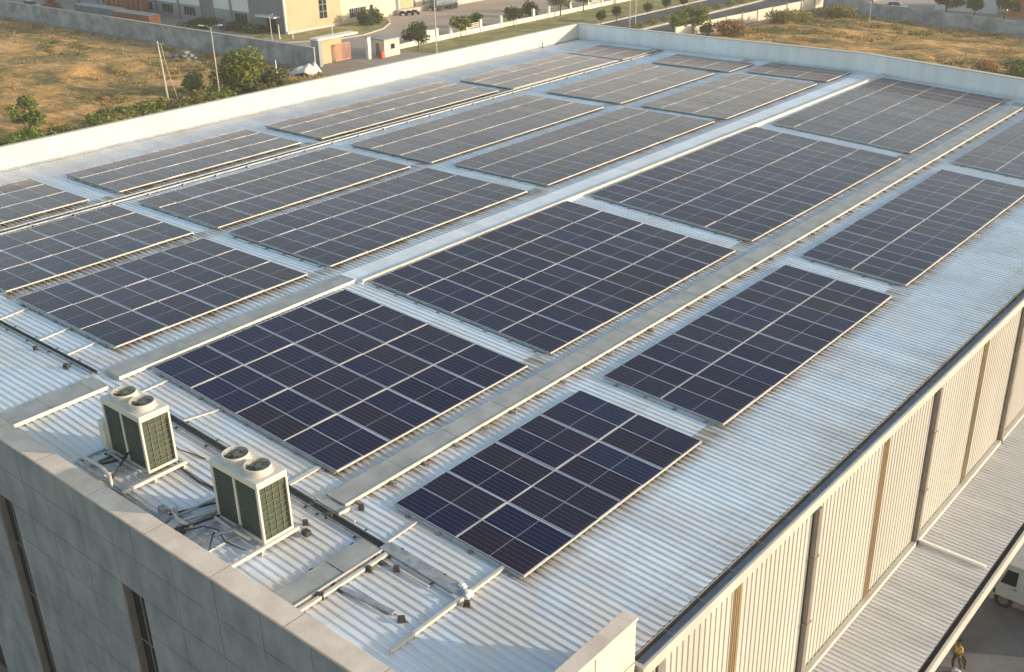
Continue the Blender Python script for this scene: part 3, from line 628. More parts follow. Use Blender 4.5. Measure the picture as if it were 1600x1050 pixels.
for (dx, dy, dz, r_, ln, ax) in ((-0.42, 0.1, 0.10, 0.075, 0.2, 0), (-0.12, 0.02, 0.09, 0.07, 0.22, 0), (0.05, -0.1, 0.02, 0.06, 0.26, 2), (-0.35, -0.25, 0.02, 0.06, 0.3, 0)):
    b = MB(); e = (dx + ln, dy, dz) if ax == 0 else (dx, dy, dz + ln); b.tube([(dx, dy, dz), e], r_, 10); b.tube([((dx + e[0]) / 2 - 0.03, dy, (dz + e[2]) / 2), ((dx + e[0]) / 2 + 0.03, dy, (dz + e[2]) / 2 + 0.001)], r_ * 1.25, 10); b.build('elbow', 'white', T, smooth=False)
for (x, y, lab) in ((16.35, -1.98, 'dark square block between covered tray and grey channel'), (15.8, -2.5, 'dark block beside the cream bar near tray'), (18.75, -1.75, 'dark block under the white pipe fittings'),
                    (13.15, -1.62, 'dark block at the open tray below main walkway'), (13.55, -0.72, 'dark block beside the walkway lip near its end'), (15.65, -4.1, 'dark block at the middle of short walkway'),
                    (12.9, -2.3, 'dark block behind the right air conditioner'), (-1.0, -1.95, 'dark block left of ridge plates below narrow tray'), (-3.4, -1.9, 'dark block under narrow tray farther left'), (17.9, -3.3, 'dark block at the end of the short grey channel')):
    b = MB(); s = random.uniform(0.09, 0.13); b.hexa([(-s, -s * 0.7, 0), (s, -s * 0.8, 0), (s * 0.9, s * 0.8, 0), (-s, s * 0.7, 0), (-s * 0.8, -s * 0.6, 0.16), (s * 0.8, -s * 0.6, 0.14), (s * 0.7, s * 0.6, 0.15), (-s * 0.8, s * 0.6, 0.16)])
    o = b.build('roof_block', 'block', None, rp(x, y, 0.03), (0, 0, random.uniform(0, 1)), bevel=0.01); tag(o, lab, 'block')
# ------------------------------------------------------------------ air conditioners and their stands
def grille_x(b, x0, x1, z0, z1, y, nx, nz, t=0.012, mi=0):
    for i in range(nx + 1): x = x0 + (x1 - x0) * i / nx; b.box(x - t / 2, y, z0, x + t / 2, y + 0.012, z1, mi)
    for i in range(nz + 1): z = z0 + (z1 - z0) * i / nz; b.box(x0, y - 0.006, z - t / 2, x1, y + 0.001, z + t / 2, mi)
def ac_unit(label, cx, cy, z):
    T = thing('air_conditioner', label, 'air conditioner', (cx, cy, z), 0, 'rooftop condenser units')
    W, D, H = 1.09, 0.52, 1.97
    MB().box(-W, -D, 0.0, W, D, 0.10).build('base_tray', 'ac', T, bevel=0.02); MB().box(-W, -D, H - 0.20, W, D, H).build('top_casing', 'ac', T, bevel=0.02)
    for sx in (-1, 1):
        for sy in (-1, 1):
            wx = 0.10 if sy < 0 else 0.09
            MB().box(min(sx * W, sx * (W - wx)), min(sy * D, sy * (D - 0.07)), 0.10, max(sx * W, sx * (W - wx)), max(sy * D, sy * (D - 0.07)), H - 0.20).build('corner_post', 'ac', T, bevel=0.012)
    MB().box(-0.045, -D, 0.1, 0.045, -D + 0.05, H - 0.2).build('mullion', 'ac', T); MB().box(-W + 0.1, D - 0.03, 0.1, W - 0.1, D - 0.005, H - 0.2).build('back_panel', 'ac', T)
    for sx in (-1, 1):
        x0, x1 = (0.046, W - 0.101) if sx > 0 else (-W + 0.101, -0.046)
        c = MB().box(x0, -D + 0.05, 0.1, x1, -D + 0.10, H - 0.2).build('coil', 'acdark', T)
        b = MB(); grille_x(b, x0, x1, 0.1, H - 0.2, -D + 0.03, 9, 15, 0.009); b.build('guard', 'wire', c)
    for sx in (-1, 1):
        xa = sx * (W - 0.09)
        c = MB().box(min(xa, xa + sx * 0.04), -D + 0.071, 0.1, max(xa, xa + sx * 0.04), D - 0.071, H - 0.2).build('coil', 'acgreen', T)
        b = MB(); yy0, yy1 = -D + 0.071, D - 0.071
        for i in range(5): y = yy0 + (yy1 - yy0) * i / 4; b.box(sx * (W - 0.03) - 0.008, y - 0.008, 0.1, sx * (W - 0.03) + 0.008, y + 0.008, H - 0.2)
        for i in range(10): zz = 0.1 + (H - 0.3) * i / 9; b.box(sx * (W - 0.02) - 0.008, yy0, zz - 0.007, sx * (W - 0.02) + 0.008, yy1, zz + 0.007)
        b.build('guard', 'wire', c)
        b = MB(); b.box(min(sx * (W - 0.02), sx * (W + 0.004)), D - 0.125, 0.14, max(sx * (W - 0.02), sx * (W + 0.004)), D - 0.10, 1.6)
        for i in range(14): zz = 0.16 + i * 0.105; b.box(sx * (W - 0.012), D - 0.13, zz, sx * (W + 0.012), D - 0.085, zz + 0.055)
        b.build('header_pipe', 'black', c)
    for sx in (-0.5, 0.5):
        b = MB(); b.ring((sx, 0), 0.355, 0.39, H - 0.01, H + 0.19, 32); b.ring((sx, 0), 0.375, 0.43, H - 0.005, H + 0.05, 32)
        sh = b.build('fan_shroud', 'ac', T, smooth=False)
        b = MB(); b.tube([(sx, 0, H + 0.03), (sx, 0, H + 0.13)], 0.085, 14)
        for k in range(5):
            t = 2 * math.pi * k / 5 + 0.4 + sx; pts = []
            for (r_, dt, dz) in ((0.07, -0.30, 0.05), (0.34, -0.36, 0.055), (0.34, 0.22, 0.115), (0.07, 0.28, 0.11)):
                pts.append((sx + r_ * math.cos(t + dt), r_ * math.sin(t + dt), H + dz))
            b.quad(*pts)
        b.build('fan_blade', 'fan', sh)
        MB().tube([(sx, 0, H + 0.002), (sx, 0, H + 0.012)], 0.35, 24).build('fan_well', 'black', sh)
        b = MB()
        for r_ in (0.12, 0.2, 0.28):
            b.tube([(sx + r_ * math.cos(2 * math.pi * k / 24), r_ * math.sin(2 * math.pi * k / 24), H + 0.185) for k in range(25)], 0.004, 5, cap=False)
        for k in range(8): t = math.pi * k / 4; b.tube([(sx, 0, H + 0.185), (sx + 0.36 * math.cos(t), 0.36 * math.sin(t), H + 0.183)], 0.004, 5)
        b.build('fan_guard', 'wire', sh)
    return T
Z1 = -0.16; Z2 = -0.44 + 0.12
ac_unit('left rooftop air conditioner with two fans, nearer the ridge plates', 6.52, -3.50, -0.33)
ac_unit('right rooftop air conditioner with two fans, nearer the short walkway', 11.95, -3.33, -0.59)
def stand(label, x0, x1, y0, y1, zt, ub):
    T = thing('steel_stand', label, 'stand', (x0, y0, zt))
    def bm(n, xa, ya, xb, yb, w_=0.09, h=0.11, m='white_alu', dz=0): 
        b = MB(); b.beam((xa - x0, ya - y0, -h - dz), (xb - x0, yb - y0, -h - dz), w_, h); b.build(n, m, T, bevel=0.008)
    bm('beam', x0, y0, x1, y0, 0.1, 0.1, 'rail', 0.002); bm('beam', x0, y1, x1, y1, 0.1, 0.1, 'rail', 0.002)
    bm('beam', x1, y0 - 0.1, x1, y1 + 0.1); bm('beam', x0, y0 - 0.1, x0, y1 + 0.1, m='rail'); 
    for q in ub: bm('cross_beam', q, y0 + 0.05, q, y1 - 0.05, 0.08, 0.09, 'rail', 0.01)
    for x in (x0, (x0 + x1) / 2, x1):
        for y in (y0, (y0 + y1) / 2, y1):
            z0 = zr(x) - zt + 0.02; b = MB(); b.box(x - x0 - 0.04, y - y0 - 0.04, z0, x - x0 + 0.04, y - y0 + 0.04, -0.111); b.box(x - x0 - 0.08, y - y0 - 0.08, z0, x - x0 + 0.08, y - y0 + 0.08, z0 + 0.03); b.build('leg', 'white_alu', T)
stand('steel stand carrying the left air conditioner', 5.05, 7.80, -4.98, -2.92, -0.33, (5.6, 6.5))
stand('steel stand carrying the right air conditioner', 10.5, 13.05, -5.18, -2.75, -0.59, (11.0, 12.0))
o = MB().box(-0.17, -0.12, 0, 0.15, 0.12, 1.0).build('control_box', 'ac', None, (5.28, -4.0, -0.24), bevel=0.03); tag(o, 'slim white control box on the left end of left air conditioner', 'control box')
conduit('dark cable loop hanging from the left air conditioner to parapet pipes', [(6.55, -4.0, 0.05), (6.6, -4.2, -0.05), (6.85, -4.6, -0.15), (7.0, -4.9, -0.28), (7.1, -4.98, -0.42)], 0.03, 'black', 'cable', 'cable')
conduit('dark pipe pair from left air conditioner front', [(6.3, -4.02, -0.22), (6.15, -4.35, -0.26), (5.95, -4.75, -0.26)], 0.045, 'black', 'pipe', 'pipe')
conduit('short black cable curl on the left stand', [(5.5, -4.2, -0.30), (5.65, -4.35, -0.18), (5.85, -4.2, -0.28), (5.7, -4.6, -0.30)], 0.022, 'black', 'cable', 'cable')
conduit('grey pipe following front parapet between both stands, upper one', [(6.9, -5.06, -0.38), (7.6, -5.06, -0.42), (9.6, -5.10, -0.50), (9.9, -5.0, -0.55)], 0.05, 'tray', 'pipe', 'pipe')
conduit('thin pipe following front parapet between both stands, lower one', [(6.9, -5.2, -0.42), (7.6, -5.22, -0.46), (9.6, -5.24, -0.56)], 0.032, 'black', 'pipe', 'pipe')
conduit('bright pipe between the parapet pipes and the roof', [(7.0, -4.9, -0.42), (9.5, -4.95, -0.54)], 0.04, 'white_alu', 'pipe', 'pipe')
conduit('grey pipe from parapet junction to the right air conditioner, rear', [(9.9, -4.9, -0.55), (10.0, -3.9, -0.55), (10.1, -2.9, -0.56), (10.5, -2.4, -0.6)], 0.05, 'tray', 'pipe', 'pipe')
conduit('grey pipe from parapet junction to the right air conditioner, middle', [(10.2, -4.9, -0.55), (10.4, -4.2, -0.52), (10.9, -3.4, -0.5)], 0.055, 'rail', 'pipe', 'pipe')
conduit('dark pipe from parapet junction to the right air conditioner, front', [(10.4, -5.0, -0.58), (10.7, -4.5, -0.54), (10.95, -3.8, -0.5)], 0.035, 'black', 'pipe', 'pipe')
conduit('fat grey pipe bending down from right air conditioner front', [(11.95, -3.84, -0.42), (11.9, -4.1, -0.46), (11.55, -4.65, -0.52), (11.5, -5.0, -0.70)], 0.06, 'tray', 'pipe', 'pipe')
conduit('black cable hanging at the front of right stand', [(11.6, -4.5, -0.45), (11.9, -4.8, -0.44), (12.0, -4.95, -0.6), (11.8, -5.2, -0.80)], 0.03, 'black', 'cable', 'cable')
conduit('dark cable lying on the roof between both air conditioners', [(7.6, -2.95, -0.45), (7.9, -3.05, -0.52), (8.8, -3.1, -0.57), (9.8, -2.95, -0.62), (10.6, -2.95, -0.66)], 0.04, 'cableshade', 'cable', 'cable')
conduit('lagged white pipe lying across the left stand', [(5.2, -4.85, -0.22), (6.2, -4.8, -0.2), (6.9, -4.92, -0.24), (7.3, -5.1, -0.42)], 0.06, 'white_alu', 'pipe', 'pipe')
conduit('lagged grey pipe along the foot of left air conditioner', [(5.6, -4.15, -0.24), (6.4, -4.2, -0.22), (7.4, -4.15, -0.24)], 0.055, 'tray', 'pipe', 'pipe')
conduit('lagged white pipe along the foot of right air conditioner', [(10.95, -4.0, -0.5), (11.8, -4.05, -0.48), (12.6, -4.0, -0.5)], 0.055, 'white_alu', 'pipe', 'pipe')
conduit('dark pipe lying on roof left of the right stand', [(9.6, -4.75, -0.58), (9.9, -4.2, -0.56), (10.3, -3.3, -0.56), (10.35, -2.3, -0.62)], 0.035, 'black', 'pipe', 'pipe')
conduit('lagged white pipe pair end beside the pipe junction', [(9.3, -4.7, -0.52), (9.7, -4.6, -0.45), (10.2, -4.75, -0.5), (10.7, -4.6, -0.6)], 0.06, 'white_alu', 'pipe', 'pipe')
conduit('thin black cable draped over the right stand', [(10.8, -4.9, -0.52), (11.1, -4.5, -0.45), (11.5, -4.3, -0.5), (12.2, -4.55, -0.46), (12.9, -4.4, -0.52)], 0.02, 'black', 'cable', 'cable')
conduit('thin black cable along the roof behind left air conditioner', [(4.2, -2.6, -0.34), (5.2, -2.3, -0.40), (6.8, -2.45, -0.48), (7.9, -2.2, -0.54)], 0.02, 'black', 'cable', 'cable')
T = thing('pipe_junction', 'cluttered pipe junction at parapet between the two stands', 'pipe junction', rp(9.75, -4.95, 0.04))
for (dx, dy, dz, sx, sy, sz, m) in ((0, 0, 0, 0.2, 0.15, 0.2, 'tray'), (0.45, -0.05, 0, 0.16, 0.2, 0.14, 'rail'), (-0.3, 0.1, 0.02, 0.12, 0.1, 0.3, 'tray'), (0.85, 0.1, 0, 0.14, 0.12, 0.12, 'black'), (0.2, 0.32, 0.05, 0.05, 0.05, 0.34, 'rail'), (-0.1, -0.22, 0, 0.3, 0.05, 0.1, 'black'), (0.62, 0.28, 0, 0.08, 0.2, 0.1, 'tray')):
    MB().box(dx - sx, dy - sy, dz, dx + sx, dy + sy, dz + sz).build('valve_box', m, T, rot=(0, 0, random.uniform(-.4, .4)), bevel=0.02)
o = MB().box(-0.12, -0.1, 0, 0.12, 0.1, 0.16).build('roof_block', 'block', None, rp(13.3, -2.6, 0.03), bevel=0.02); tag(o, 'dark block under the right end of the right stand', 'block')
o = MB().tube([(0, 0, 0), (0, 0, 0.5), (0.02, 0, 0.55)], [0.05, 0.05, 0.02], 10).build('roof_vent', 'block', None, (-27.55, 58.6, zr(-27))); tag(o, 'small dark vent at foot of left parapet near far corner', 'vent')
# ------------------------------------------------------------------ truck and person by the canopy
T = thing('light_truck', 'off-white light truck parked under canopy edge', 'truck', (25.55, 22.85, GZ))
b = MB(); prof = [(0.05, 0.55), (0.0, 1.0), (0.12, 1.32), (0.42, 2.08), (0.62, 2.18), (1.62, 2.22), (1.68, 0.55)]
n = len(prof)
for y in (0.0, 2.05): b.v += [(x, y + (0.06 if z > 1.4 else 0) * (1 if y == 0 else -1), z) for x, z in prof]
b.f.append(tuple(range(n))); b.f.append(tuple(range(2 * n - 1, n - 1, -1))); b.mi += [0, 0]
for i in range(n): j = (i + 1) % n; b.f.append((i, i + n, j + n, j)); b.mi.append(0)
cab = b.build('cab', 'truckwhite', T, bevel=0.04)
b = MB(); b.hexa([(0.50, -0.012, 1.28), (1.12, -0.012, 1.28), (1.12, 0.09, 1.28), (0.50, 0.09, 1.28), (0.68, 0.035, 1.95), (1.12, 0.035, 1.95), (1.12, 0.09, 1.95), (0.68, 0.09, 1.95)]); b.build('side_window', 'pane', cab)
b = MB(); b.hexa([(0.085, 0.15, 1.36), (0.2, 0.15, 1.36), (0.2, 1.9, 1.36), (0.085, 1.9, 1.36), (0.36, 0.2, 2.0), (0.46, 0.2, 2.0), (0.46, 1.85, 2.0), (0.36, 1.85, 2.0)]); b.build('windscreen', 'pane', cab)
MB().box(0.42, -0.022, 0.62, 1.22, -0.002, 1.26).build('door', 'truckwhite', cab, bevel=0.01)
MB().box(1.03, -0.04, 1.12, 1.18, -0.02, 1.16).build('handle', 'chassis', cab)
b = MB(); b.tube([(0.30, -0.02, 1.5), (0.22, -0.22, 1.55)], 0.02, 6); b.box(0.18, -0.30, 1.35, 0.24, -0.16, 1.78); b.build('mirror', 'chassis', cab)
for y in (0.2, 1.7): MB().box(-0.02, y, 0.72, 0.03, y + 0.3, 0.88).build('headlight', 'lamp', T)
MB().box(-0.08, 0.02, 0.38, 0.12, 2.03, 0.58).build('bumper', 'chassis', T, bevel=0.03)
MB().box(0.2, 0.55, 0.45, 6.2, 1.5, 0.62).build('chassis', 'chassis', T)
b = MB(); b.box(1.78, -0.08, 0.80, 6.3, 2.13, 0.92); b.build('load_bed', 'chassis', T)
b = MB(); b.box(1.78, -0.08, 0.92, 6.3, -0.03, 1.75); b.box(1.78, 2.08, 0.92, 6.3, 2.13, 1.75); b.box(1.78, -0.03, 0.92, 1.83, 2.08, 2.0); b.box(6.25, -0.03, 0.92, 6.3, 2.08, 1.75)
for i in range(7): b.box(1.9 + i * 0.7, -0.12, 0.88, 1.97 + i * 0.7, -0.081, 1.78)
for z in (1.15, 1.45): b.box(1.8, -0.1, z, 6.28, -0.081, z + 0.05)
b.build('dropside', 'truckwhite', T)
b = MB(); b.box(1.9, 0.05, 0.92, 6.2, 2.0, 1.9); b.build('cargo', 'creamwhite', T, bevel=0.1)
for x in (0.72, 4.9):
    for y in (0.06, 1.78):
        wb = MB(); wb.tube([(x, y, 0.39), (x, y + 0.03, 0.39), (x, y + 0.19, 0.39), (x, y + 0.22, 0.39)], [0.34, 0.39, 0.39, 0.34], 24); wl = wb.build('wheel', 'tyre', T)
        rb = MB(); rb.tube([(x, y - 0.012, 0.39), (x, y + 0.232, 0.39)], 0.2, 16); rb.tube([(x, y - 0.03, 0.39), (x, y + 0.0, 0.39)], 0.07, 10); rb.build('rim', 'rim', wl)
MB().box(0.28, -0.01, 0.62, 0.36, 0.25, 0.86).build('mudguard', 'chassis', T)
def skinned(name, verts, edges, m, parent, sub=2, root=0):
    me = bpy.data.meshes.new(name); me.from_pydata([v[:3] for v in verts], edges, []); me.materials.append(M[m])
    o = bpy.data.objects.new(name, me); COL.objects.link(o)
    if parent: o.parent = parent
    sk = o.modifiers.new('skin', 'SKIN'); me.skin_vertices or None
    if not me.skin_vertices:
        bm = bmesh.new(); bm.from_mesh(me); bm.verts.layers.skin.verify(); bm.to_mesh(me); bm.free()
    for i, v in enumerate(verts):
        sv_ = me.skin_vertices[0].data[i]; r_ = v[3]; sv_.radius = r_ if isinstance(r_, tuple) else (r_, r_); sv_.use_root = (i == root)
    ss = o.modifiers.new('sub', 'SUBSURF'); ss.levels = sub; ss.render_levels = sub; return o
T = thing('person', 'person in yellow shirt and dark trousers walking on the apron', 'person', (26.12, 17.95, GZ), R(150)); T.scale = (0.86, 0.86, 0.86)
V = [(0, 0, 0.92, (0.14, 0.10)), (0, 0.02, 1.15, (0.135, 0.095)), (0, 0.04, 1.36, (0.155, 0.095)), (0, 0.06, 1.45, 0.055), (0, 0.075, 1.53, 0.07), (0, 0.085, 1.62, (0.078, 0.092)), (0, 0.085, 1.70, 0.05),
     (0.19, 0.03, 1.38, 0.05), (0.25, -0.06, 1.13, 0.042), (0.24, 0.06, 0.92, 0.032), (0.235, 0.10, 0.86, 0.03),
     (-0.19, 0.03, 1.38, 0.05), (-0.25, 0.06, 1.13, 0.042), (-0.23, 0.24, 0.98, 0.032), (-0.225, 0.29, 0.95, 0.03),
     (0.09, 0.02, 0.84, 0.085), (0.10, 0.14, 0.48, 0.056), (0.10, 0.04, 0.09, 0.04), (0.10, 0.20, 0.04, 0.035),
     (-0.09, -0.01, 0.84, 0.085), (-0.10, -0.08, 0.48, 0.056), (-0.10, -0.30, 0.14, 0.04), (-0.10, -0.20, 0.03, 0.035)]
Ed = [(0, 1), (1, 2), (2, 3), (3, 4), (4, 5), (5, 6), (2, 7), (7, 8), (8, 9), (9, 10), (2, 11), (11, 12), (12, 13), (13, 14), (0, 15), (15, 16), (16, 17), (17, 18), (0, 19), (19, 20), (20, 21), (21, 22)]
for hnd, sg in ((10, 1), (14, -1)):
    hx, hy, hz_ = V[hnd][:3]
    for q, (dx, ln) in enumerate(((-0.030, 0.085), (-0.010, 0.098), (0.010, 0.092), (0.029, 0.072))):
        a = len(V); V.append((hx + dx * 0.7, hy + 0.02, hz_ - 0.035, 0.010)); V.append((hx + dx, hy + 0.035, hz_ - 0.035 - ln * 0.5, 0.009)); V.append((hx + dx, hy + 0.025, hz_ - 0.035 - ln, 0.008))
        Ed += [(hnd, a), (a, a + 1), (a + 1, a + 2)]
    a = len(V); V.append((hx - sg * 0.04, hy + 0.035, hz_ - 0.01, 0.011)); V.append((hx - sg * 0.05, hy + 0.06, hz_ - 0.05, 0.009)); Ed += [(hnd, a), (a, a + 1)]
skinned('body', V, Ed, 'skin', T)
SV = [(0, 0, 0.90, (0.162, 0.12)), (0, 0.02, 1.15, (0.155, 0.112)), (0, 0.04, 1.36, (0.172, 0.108)), (0, 0.055, 1.42, 0.075), (0.195, 0.03, 1.38, 0.066), (0.24, -0.04, 1.2, 0.06), (-0.195, 0.03, 1.38, 0.066), (-0.24, 0.05, 1.2, 0.06)]
skinned('shirt', SV, [(0, 1), (1, 2), (2, 3), (2, 4), (4, 5), (2, 6), (6, 7)], 'yellow', T)
TV = [(0, 0, 0.93, (0.15, 0.11)), (0.09, 0.02, 0.82, 0.10), (0.10, 0.14, 0.48, 0.07), (0.10, 0.05, 0.12, 0.06), (-0.09, -0.01, 0.82, 0.10), (-0.10, -0.08, 0.48, 0.07), (-0.10, -0.29, 0.17, 0.06)]
skinned('trousers', TV, [(0, 1), (1, 2), (2, 3), (0, 4), (4, 5), (5, 6)], 'trouser', T)
skinned('hair', [(0, 0.075, 1.66, (0.084, 0.096)), (0, 0.065, 1.71, 0.066), (0, 0.04, 1.62, 0.07)], [(0, 1), (0, 2)], 'hair', T)
b = MB(); b.box(-0.032, 0.165, 1.60, 0.032, 0.178, 1.612); b.build('face_shadow', 'hair', T) if False else None
for sx in (-0.03, 0.03): MB().tube([(sx, 0.158, 1.625), (sx, 0.176, 1.625)], 0.011, 8).build('eye', 'hair', T)
MB().hexa([(-0.014, 0.165, 1.575), (0.014, 0.165, 1.575), (0.009, 0.20, 1.58), (-0.009, 0.20, 1.58), (-0.008, 0.165, 1.625), (0.008, 0.165, 1.625), (0.004, 0.178, 1.622), (-0.004, 0.178, 1.622)]).build('nose', 'skin', T)
MB().box(-0.025, 0.16, 1.548, 0.025, 0.174, 1.556).build('mouth', 'reveal', T)
for sx in (-0.082, 0.082): MB().box(sx - 0.01, 0.06, 1.58, sx + 0.01, 0.095, 1.645).build('ear', 'skin', T, bevel=0.008)
o = MB().hexa([(-0.2, -0.15, 0), (0.2, -0.15, 0), (0.2, 0.15, 0), (-0.2, 0.15, 0), (-0.13, -0.1, 0.22), (0.15, -0.12, 0.25), (0.12, 0.1, 0.2), (-0.14, 0.12, 0.24)]).build('sack', 'tarp', None, (26.25, 17.7, GZ + 0.01), bevel=0.05); tag(o, 'small white sack on the apron near the person', 'sack')
o = MB().tube([(26.0, 19.3, GZ + 0.03), (26.05, 18.9, GZ + 0.03), (26.3, 18.65, GZ + 0.03), (26.4, 18.2, GZ + 0.03)], 0.03, 6).build('hose', 'black'); tag(o, 'black hose lying on the apron behind the person', 'hose')
# ------------------------------------------------------------------ foliage
def leaf_mesh(name, blobs, n, size, m, seed, flat=False):
    rnd = random.Random(seed); vs = []; fs = []; tint = []
    wts = [b[3] * b[4] * b[5] for b in blobs]
    for _ in range(n):
        bx, by, bz, rx, ry, rz = rnd.choices(blobs, wts)[0]
        d = Vector((rnd.gauss(0, 1), rnd.gauss(0, 1), rnd.gauss(0, 1))).normalized(); q = rnd.random() ** 0.42
        p = Vector((bx + d.x * rx * q, by + d.y * ry * q, max(0.03 if bz > 0 else GZ + 0.05, bz + d.z * rz * q)))
        s = size * rnd.uniform(0.55, 1.35); a = Vector((rnd.gauss(0, 1), rnd.gauss(0, 1), rnd.gauss(0, 0.7))).normalized(); c = a.cross(Vector((rnd.gauss(0, 1), rnd.gauss(0, 1), rnd.gauss(0, 1)))).normalized()
        if flat: a = Vector((rnd.gauss(0, 0.35), rnd.gauss(0, 0.35), 1)).normalized(); c = a.cross(Vector((rnd.gauss(0, 1), rnd.gauss(0, 1), 0.1))).normalized() * 0.35
        k = len(vs); vs += [tuple(p - a * s * 0.6), tuple(p + c * s * 0.38), tuple(p + a * s * 0.6), tuple(p - c * s * 0.38)]; fs.append((k, k + 1, k + 2, k + 3)); tint += [min(1, max(0, rnd.gauss(0.45, 0.28)))] * 4
    me = bpy.data.meshes.new(name); me.from_pydata(vs, [], fs); me.materials.append(M[m])
    at = me.attributes.new('tint', 'FLOAT', 'POINT'); at.data.foreach_set('value', tint); return me
def crown_blobs(seed, r, h, n=9):
    rnd = random.Random(seed); bl = []
    for i in range(n):
        t = 2 * math.pi * i / n + rnd.uniform(-.3, .3); q = rnd.uniform(0.2, 0.75) * r
        s = rnd.uniform(0.34, 0.56) * r; bl.append((q * math.cos(t), q * math.sin(t), h * rnd.uniform(0.42, 0.88), s, s, s * rnd.uniform(0.7, 1.0)))
    return bl
def trunk(b, h, r, seed):
    rnd = random.Random(seed); b.tube([(0, 0, -0.1), (0.05 * h * 0.3, 0, h * 0.3), (0, 0.03 * h, h * 0.6)], [r, r * 0.75, r * 0.4], 8)
    for i in range(5):
        t = 2 * math.pi * i / 5 + rnd.random(); b.tube([(0, 0, h * 0.28 + i * 0.05 * h), (0.1 * h * math.cos(t), 0.1 * h * math.sin(t), h * 0.45), (0.22 * h * math.cos(t), 0.22 * h * math.sin(t), h * 0.66)], [r * 0.5, r * 0.35, r * 0.15], 6)
_lm = {}
def tree(kind, label, x, y, h, r, m='leaf', n=1500, leaf=0.3, group=None, name='tree', cat='tree', z=GZ):
    T = thing(name, label, cat, (x, y, z + 0.05), 0, group); sd = hash((round(x), round(y))) % 1000
    if kind == 'bush': bl = [(random.uniform(-.55, .55) * r, random.uniform(-.55, .55) * r, h * random.uniform(0.25, 0.6), r * random.uniform(.4, .6), r * random.uniform(.4, .6), h * random.uniform(.3, .42)) for _ in range(7)]
    elif kind == 'round': bl = [(0, 0, h * 0.62, r, r, h * 0.34)] + [(random.uniform(-.5, .5) * r, random.uniform(-.5, .5) * r, h * random.uniform(.45, .85), r * .5, r * .5, r * .5) for _ in range(4)]
    else: bl = crown_blobs(sd, r, h)
    cr = bpy.data.objects.new('crown', leaf_mesh('crown', bl, n, leaf, m, sd)); COL.objects.link(cr); cr.parent = T
    b = MB()
    if kind == 'bush':
        for i in range(4): t = i * 1.6; b.tube([(0.1 * math.cos(t), 0.1 * math.sin(t), -0.1), (r * .35 * math.cos(t), r * .35 * math.sin(t), h * 0.5)], [0.04, 0.015], 5)
        b.build('stems', 'bark', T)
    else: trunk(b, h, max(0.07, h * 0.03), sd); b.build('trunk', 'bark', T)
    return T
tree('bush', 'large leafy green tree beside the double-armed street lamp', -86.0, 67.0, 6.6, 4.2, n=7000, leaf=0.36)
tree('bush', 'dark bushy shrub at the right foot of the large leafy tree', -83.5, 70.5, 3.6, 2.6, n=1600, leaf=0.33, m='leafdark', name='shrub', cat='shrub')
tree('bush', 'pale green shrub at the left foot of the large leafy tree', -91.5, 63.5, 3.0, 2.0, n=1000, leaf=0.3, name='shrub', cat='shrub')
tree('tree', 'small round-crowned green tree alone at the left edge of the field', -86.8, 38.2, 4.4, 2.1, n=1900, leaf=0.28)
tree('tree', 'green tree with thin trunk in front of low white wall by the gate', -88.6, 102.8, 4.6, 2.6, n=1900, leaf=0.3, m='leafdark')
for i, (x, y, h, r_, mm) in enumerate(((-91.2, 115.4, 3.6, 1.9, 'leaf'), (-96.2, 124.6, 2.8, 2.0, 'leafdark'), (-91.0, 128.8, 3.2, 2.1, 'leafdark'), (-95.6, 139.0, 3.0, 2.0, 'leafdark'), (-91.0, 142.0, 5.2, 2.3, 'leafdark'), (-95.8, 147.5, 3.4, 2.0, 'leaf'), (-91.0, 149.0, 4.6, 2.2, 'leafdark'), (-91.6, 160.0, 4.6, 2.4, 'leaf'), (-94.0, 168, 4.2, 2.4, 'leafdark'))):
    tree('tree' if h > 3 else 'bush', ['round', 'low dark', 'dense dark', 'dark low', 'tall dark', 'pale', 'spreading', 'broad', 'last visible'][i] + ' tree on the low white wall line, number ' + ['one', 'two', 'three', 'four', 'five', 'six', 'seven', 'eight', 'nine'][i] + ' from the gate', x, y, h, r_, mm, 1100, 0.32, 'trees along the low white wall')
for i, (x, y) in enumerate(((-78.9, 138.0), (-79.1, 143.0), (-77.6, 150.6), (-77.8, 156.9), (-77.2, 162.0), (-76.2, 169.6), (-76.0, 177), (-75.5, 185))):
    tree('round', ['nearest', 'second', 'third', 'fourth', 'fifth', 'sixth', 'seventh', 'farthest'][i] + ' of the clipped round trees along the road verge', x, y, 2.5 + 0.2 * (i % 2), 0.95, 'leafdark', 800, 0.24, 'clipped round trees along the road')
tree('tree', 'left of two bushy green trees beside the cream wall', -61.6, 135.5, 3.9, 2.0, 'leaf', 1500, 0.3)
tree('tree', 'right of two bushy green trees beside the cream wall', -60.4, 139.2, 4.2, 2.3, 'leaf', 1800, 0.3)
tree('bush', 'low yellowish bush in front of the cream wall on the road side', -60.6, 154.5, 2.0, 1.6, 'olive', 700, 0.28, name='shrub', cat='shrub')
tree('bush', 'large rounded dry orange bush in front of cream wall', -53.6, 139.5, 2.9, 3.4, 'drybush', 3200, 0.30, name='shrub', cat='shrub')
tree('bush', 'olive upright bush leaning on cream wall left of the orange bush', -57.6, 138.0, 2.6, 1.3, 'olive', 900, 0.28, name='shrub', cat='shrub')
tree('bush', 'brown scrub heap at the far end of cream wall', -51.5, 155.0, 2.8, 4.0, 'olive', 2600, 0.32, name='shrub', cat='shrub')
tree('bush', 'grey brown scrub before the far right wall corner', -48.5, 167.0, 2.6, 4.0, 'olive', 2200, 0.32, name='shrub', cat='shrub')
tree('bush', 'dark green bush behind the back parapet at right picture edge', -6.5, 131.5, 3.4, 3.0, 'leaf', 2400, 0.3, name='shrub', cat='shrub')
tree('bush', 'brown dead bush left of the dark green bush at right edge', -11.0, 130.0, 2.6, 2.4, 'drybush', 1500, 0.28, name='shrub', cat='shrub')
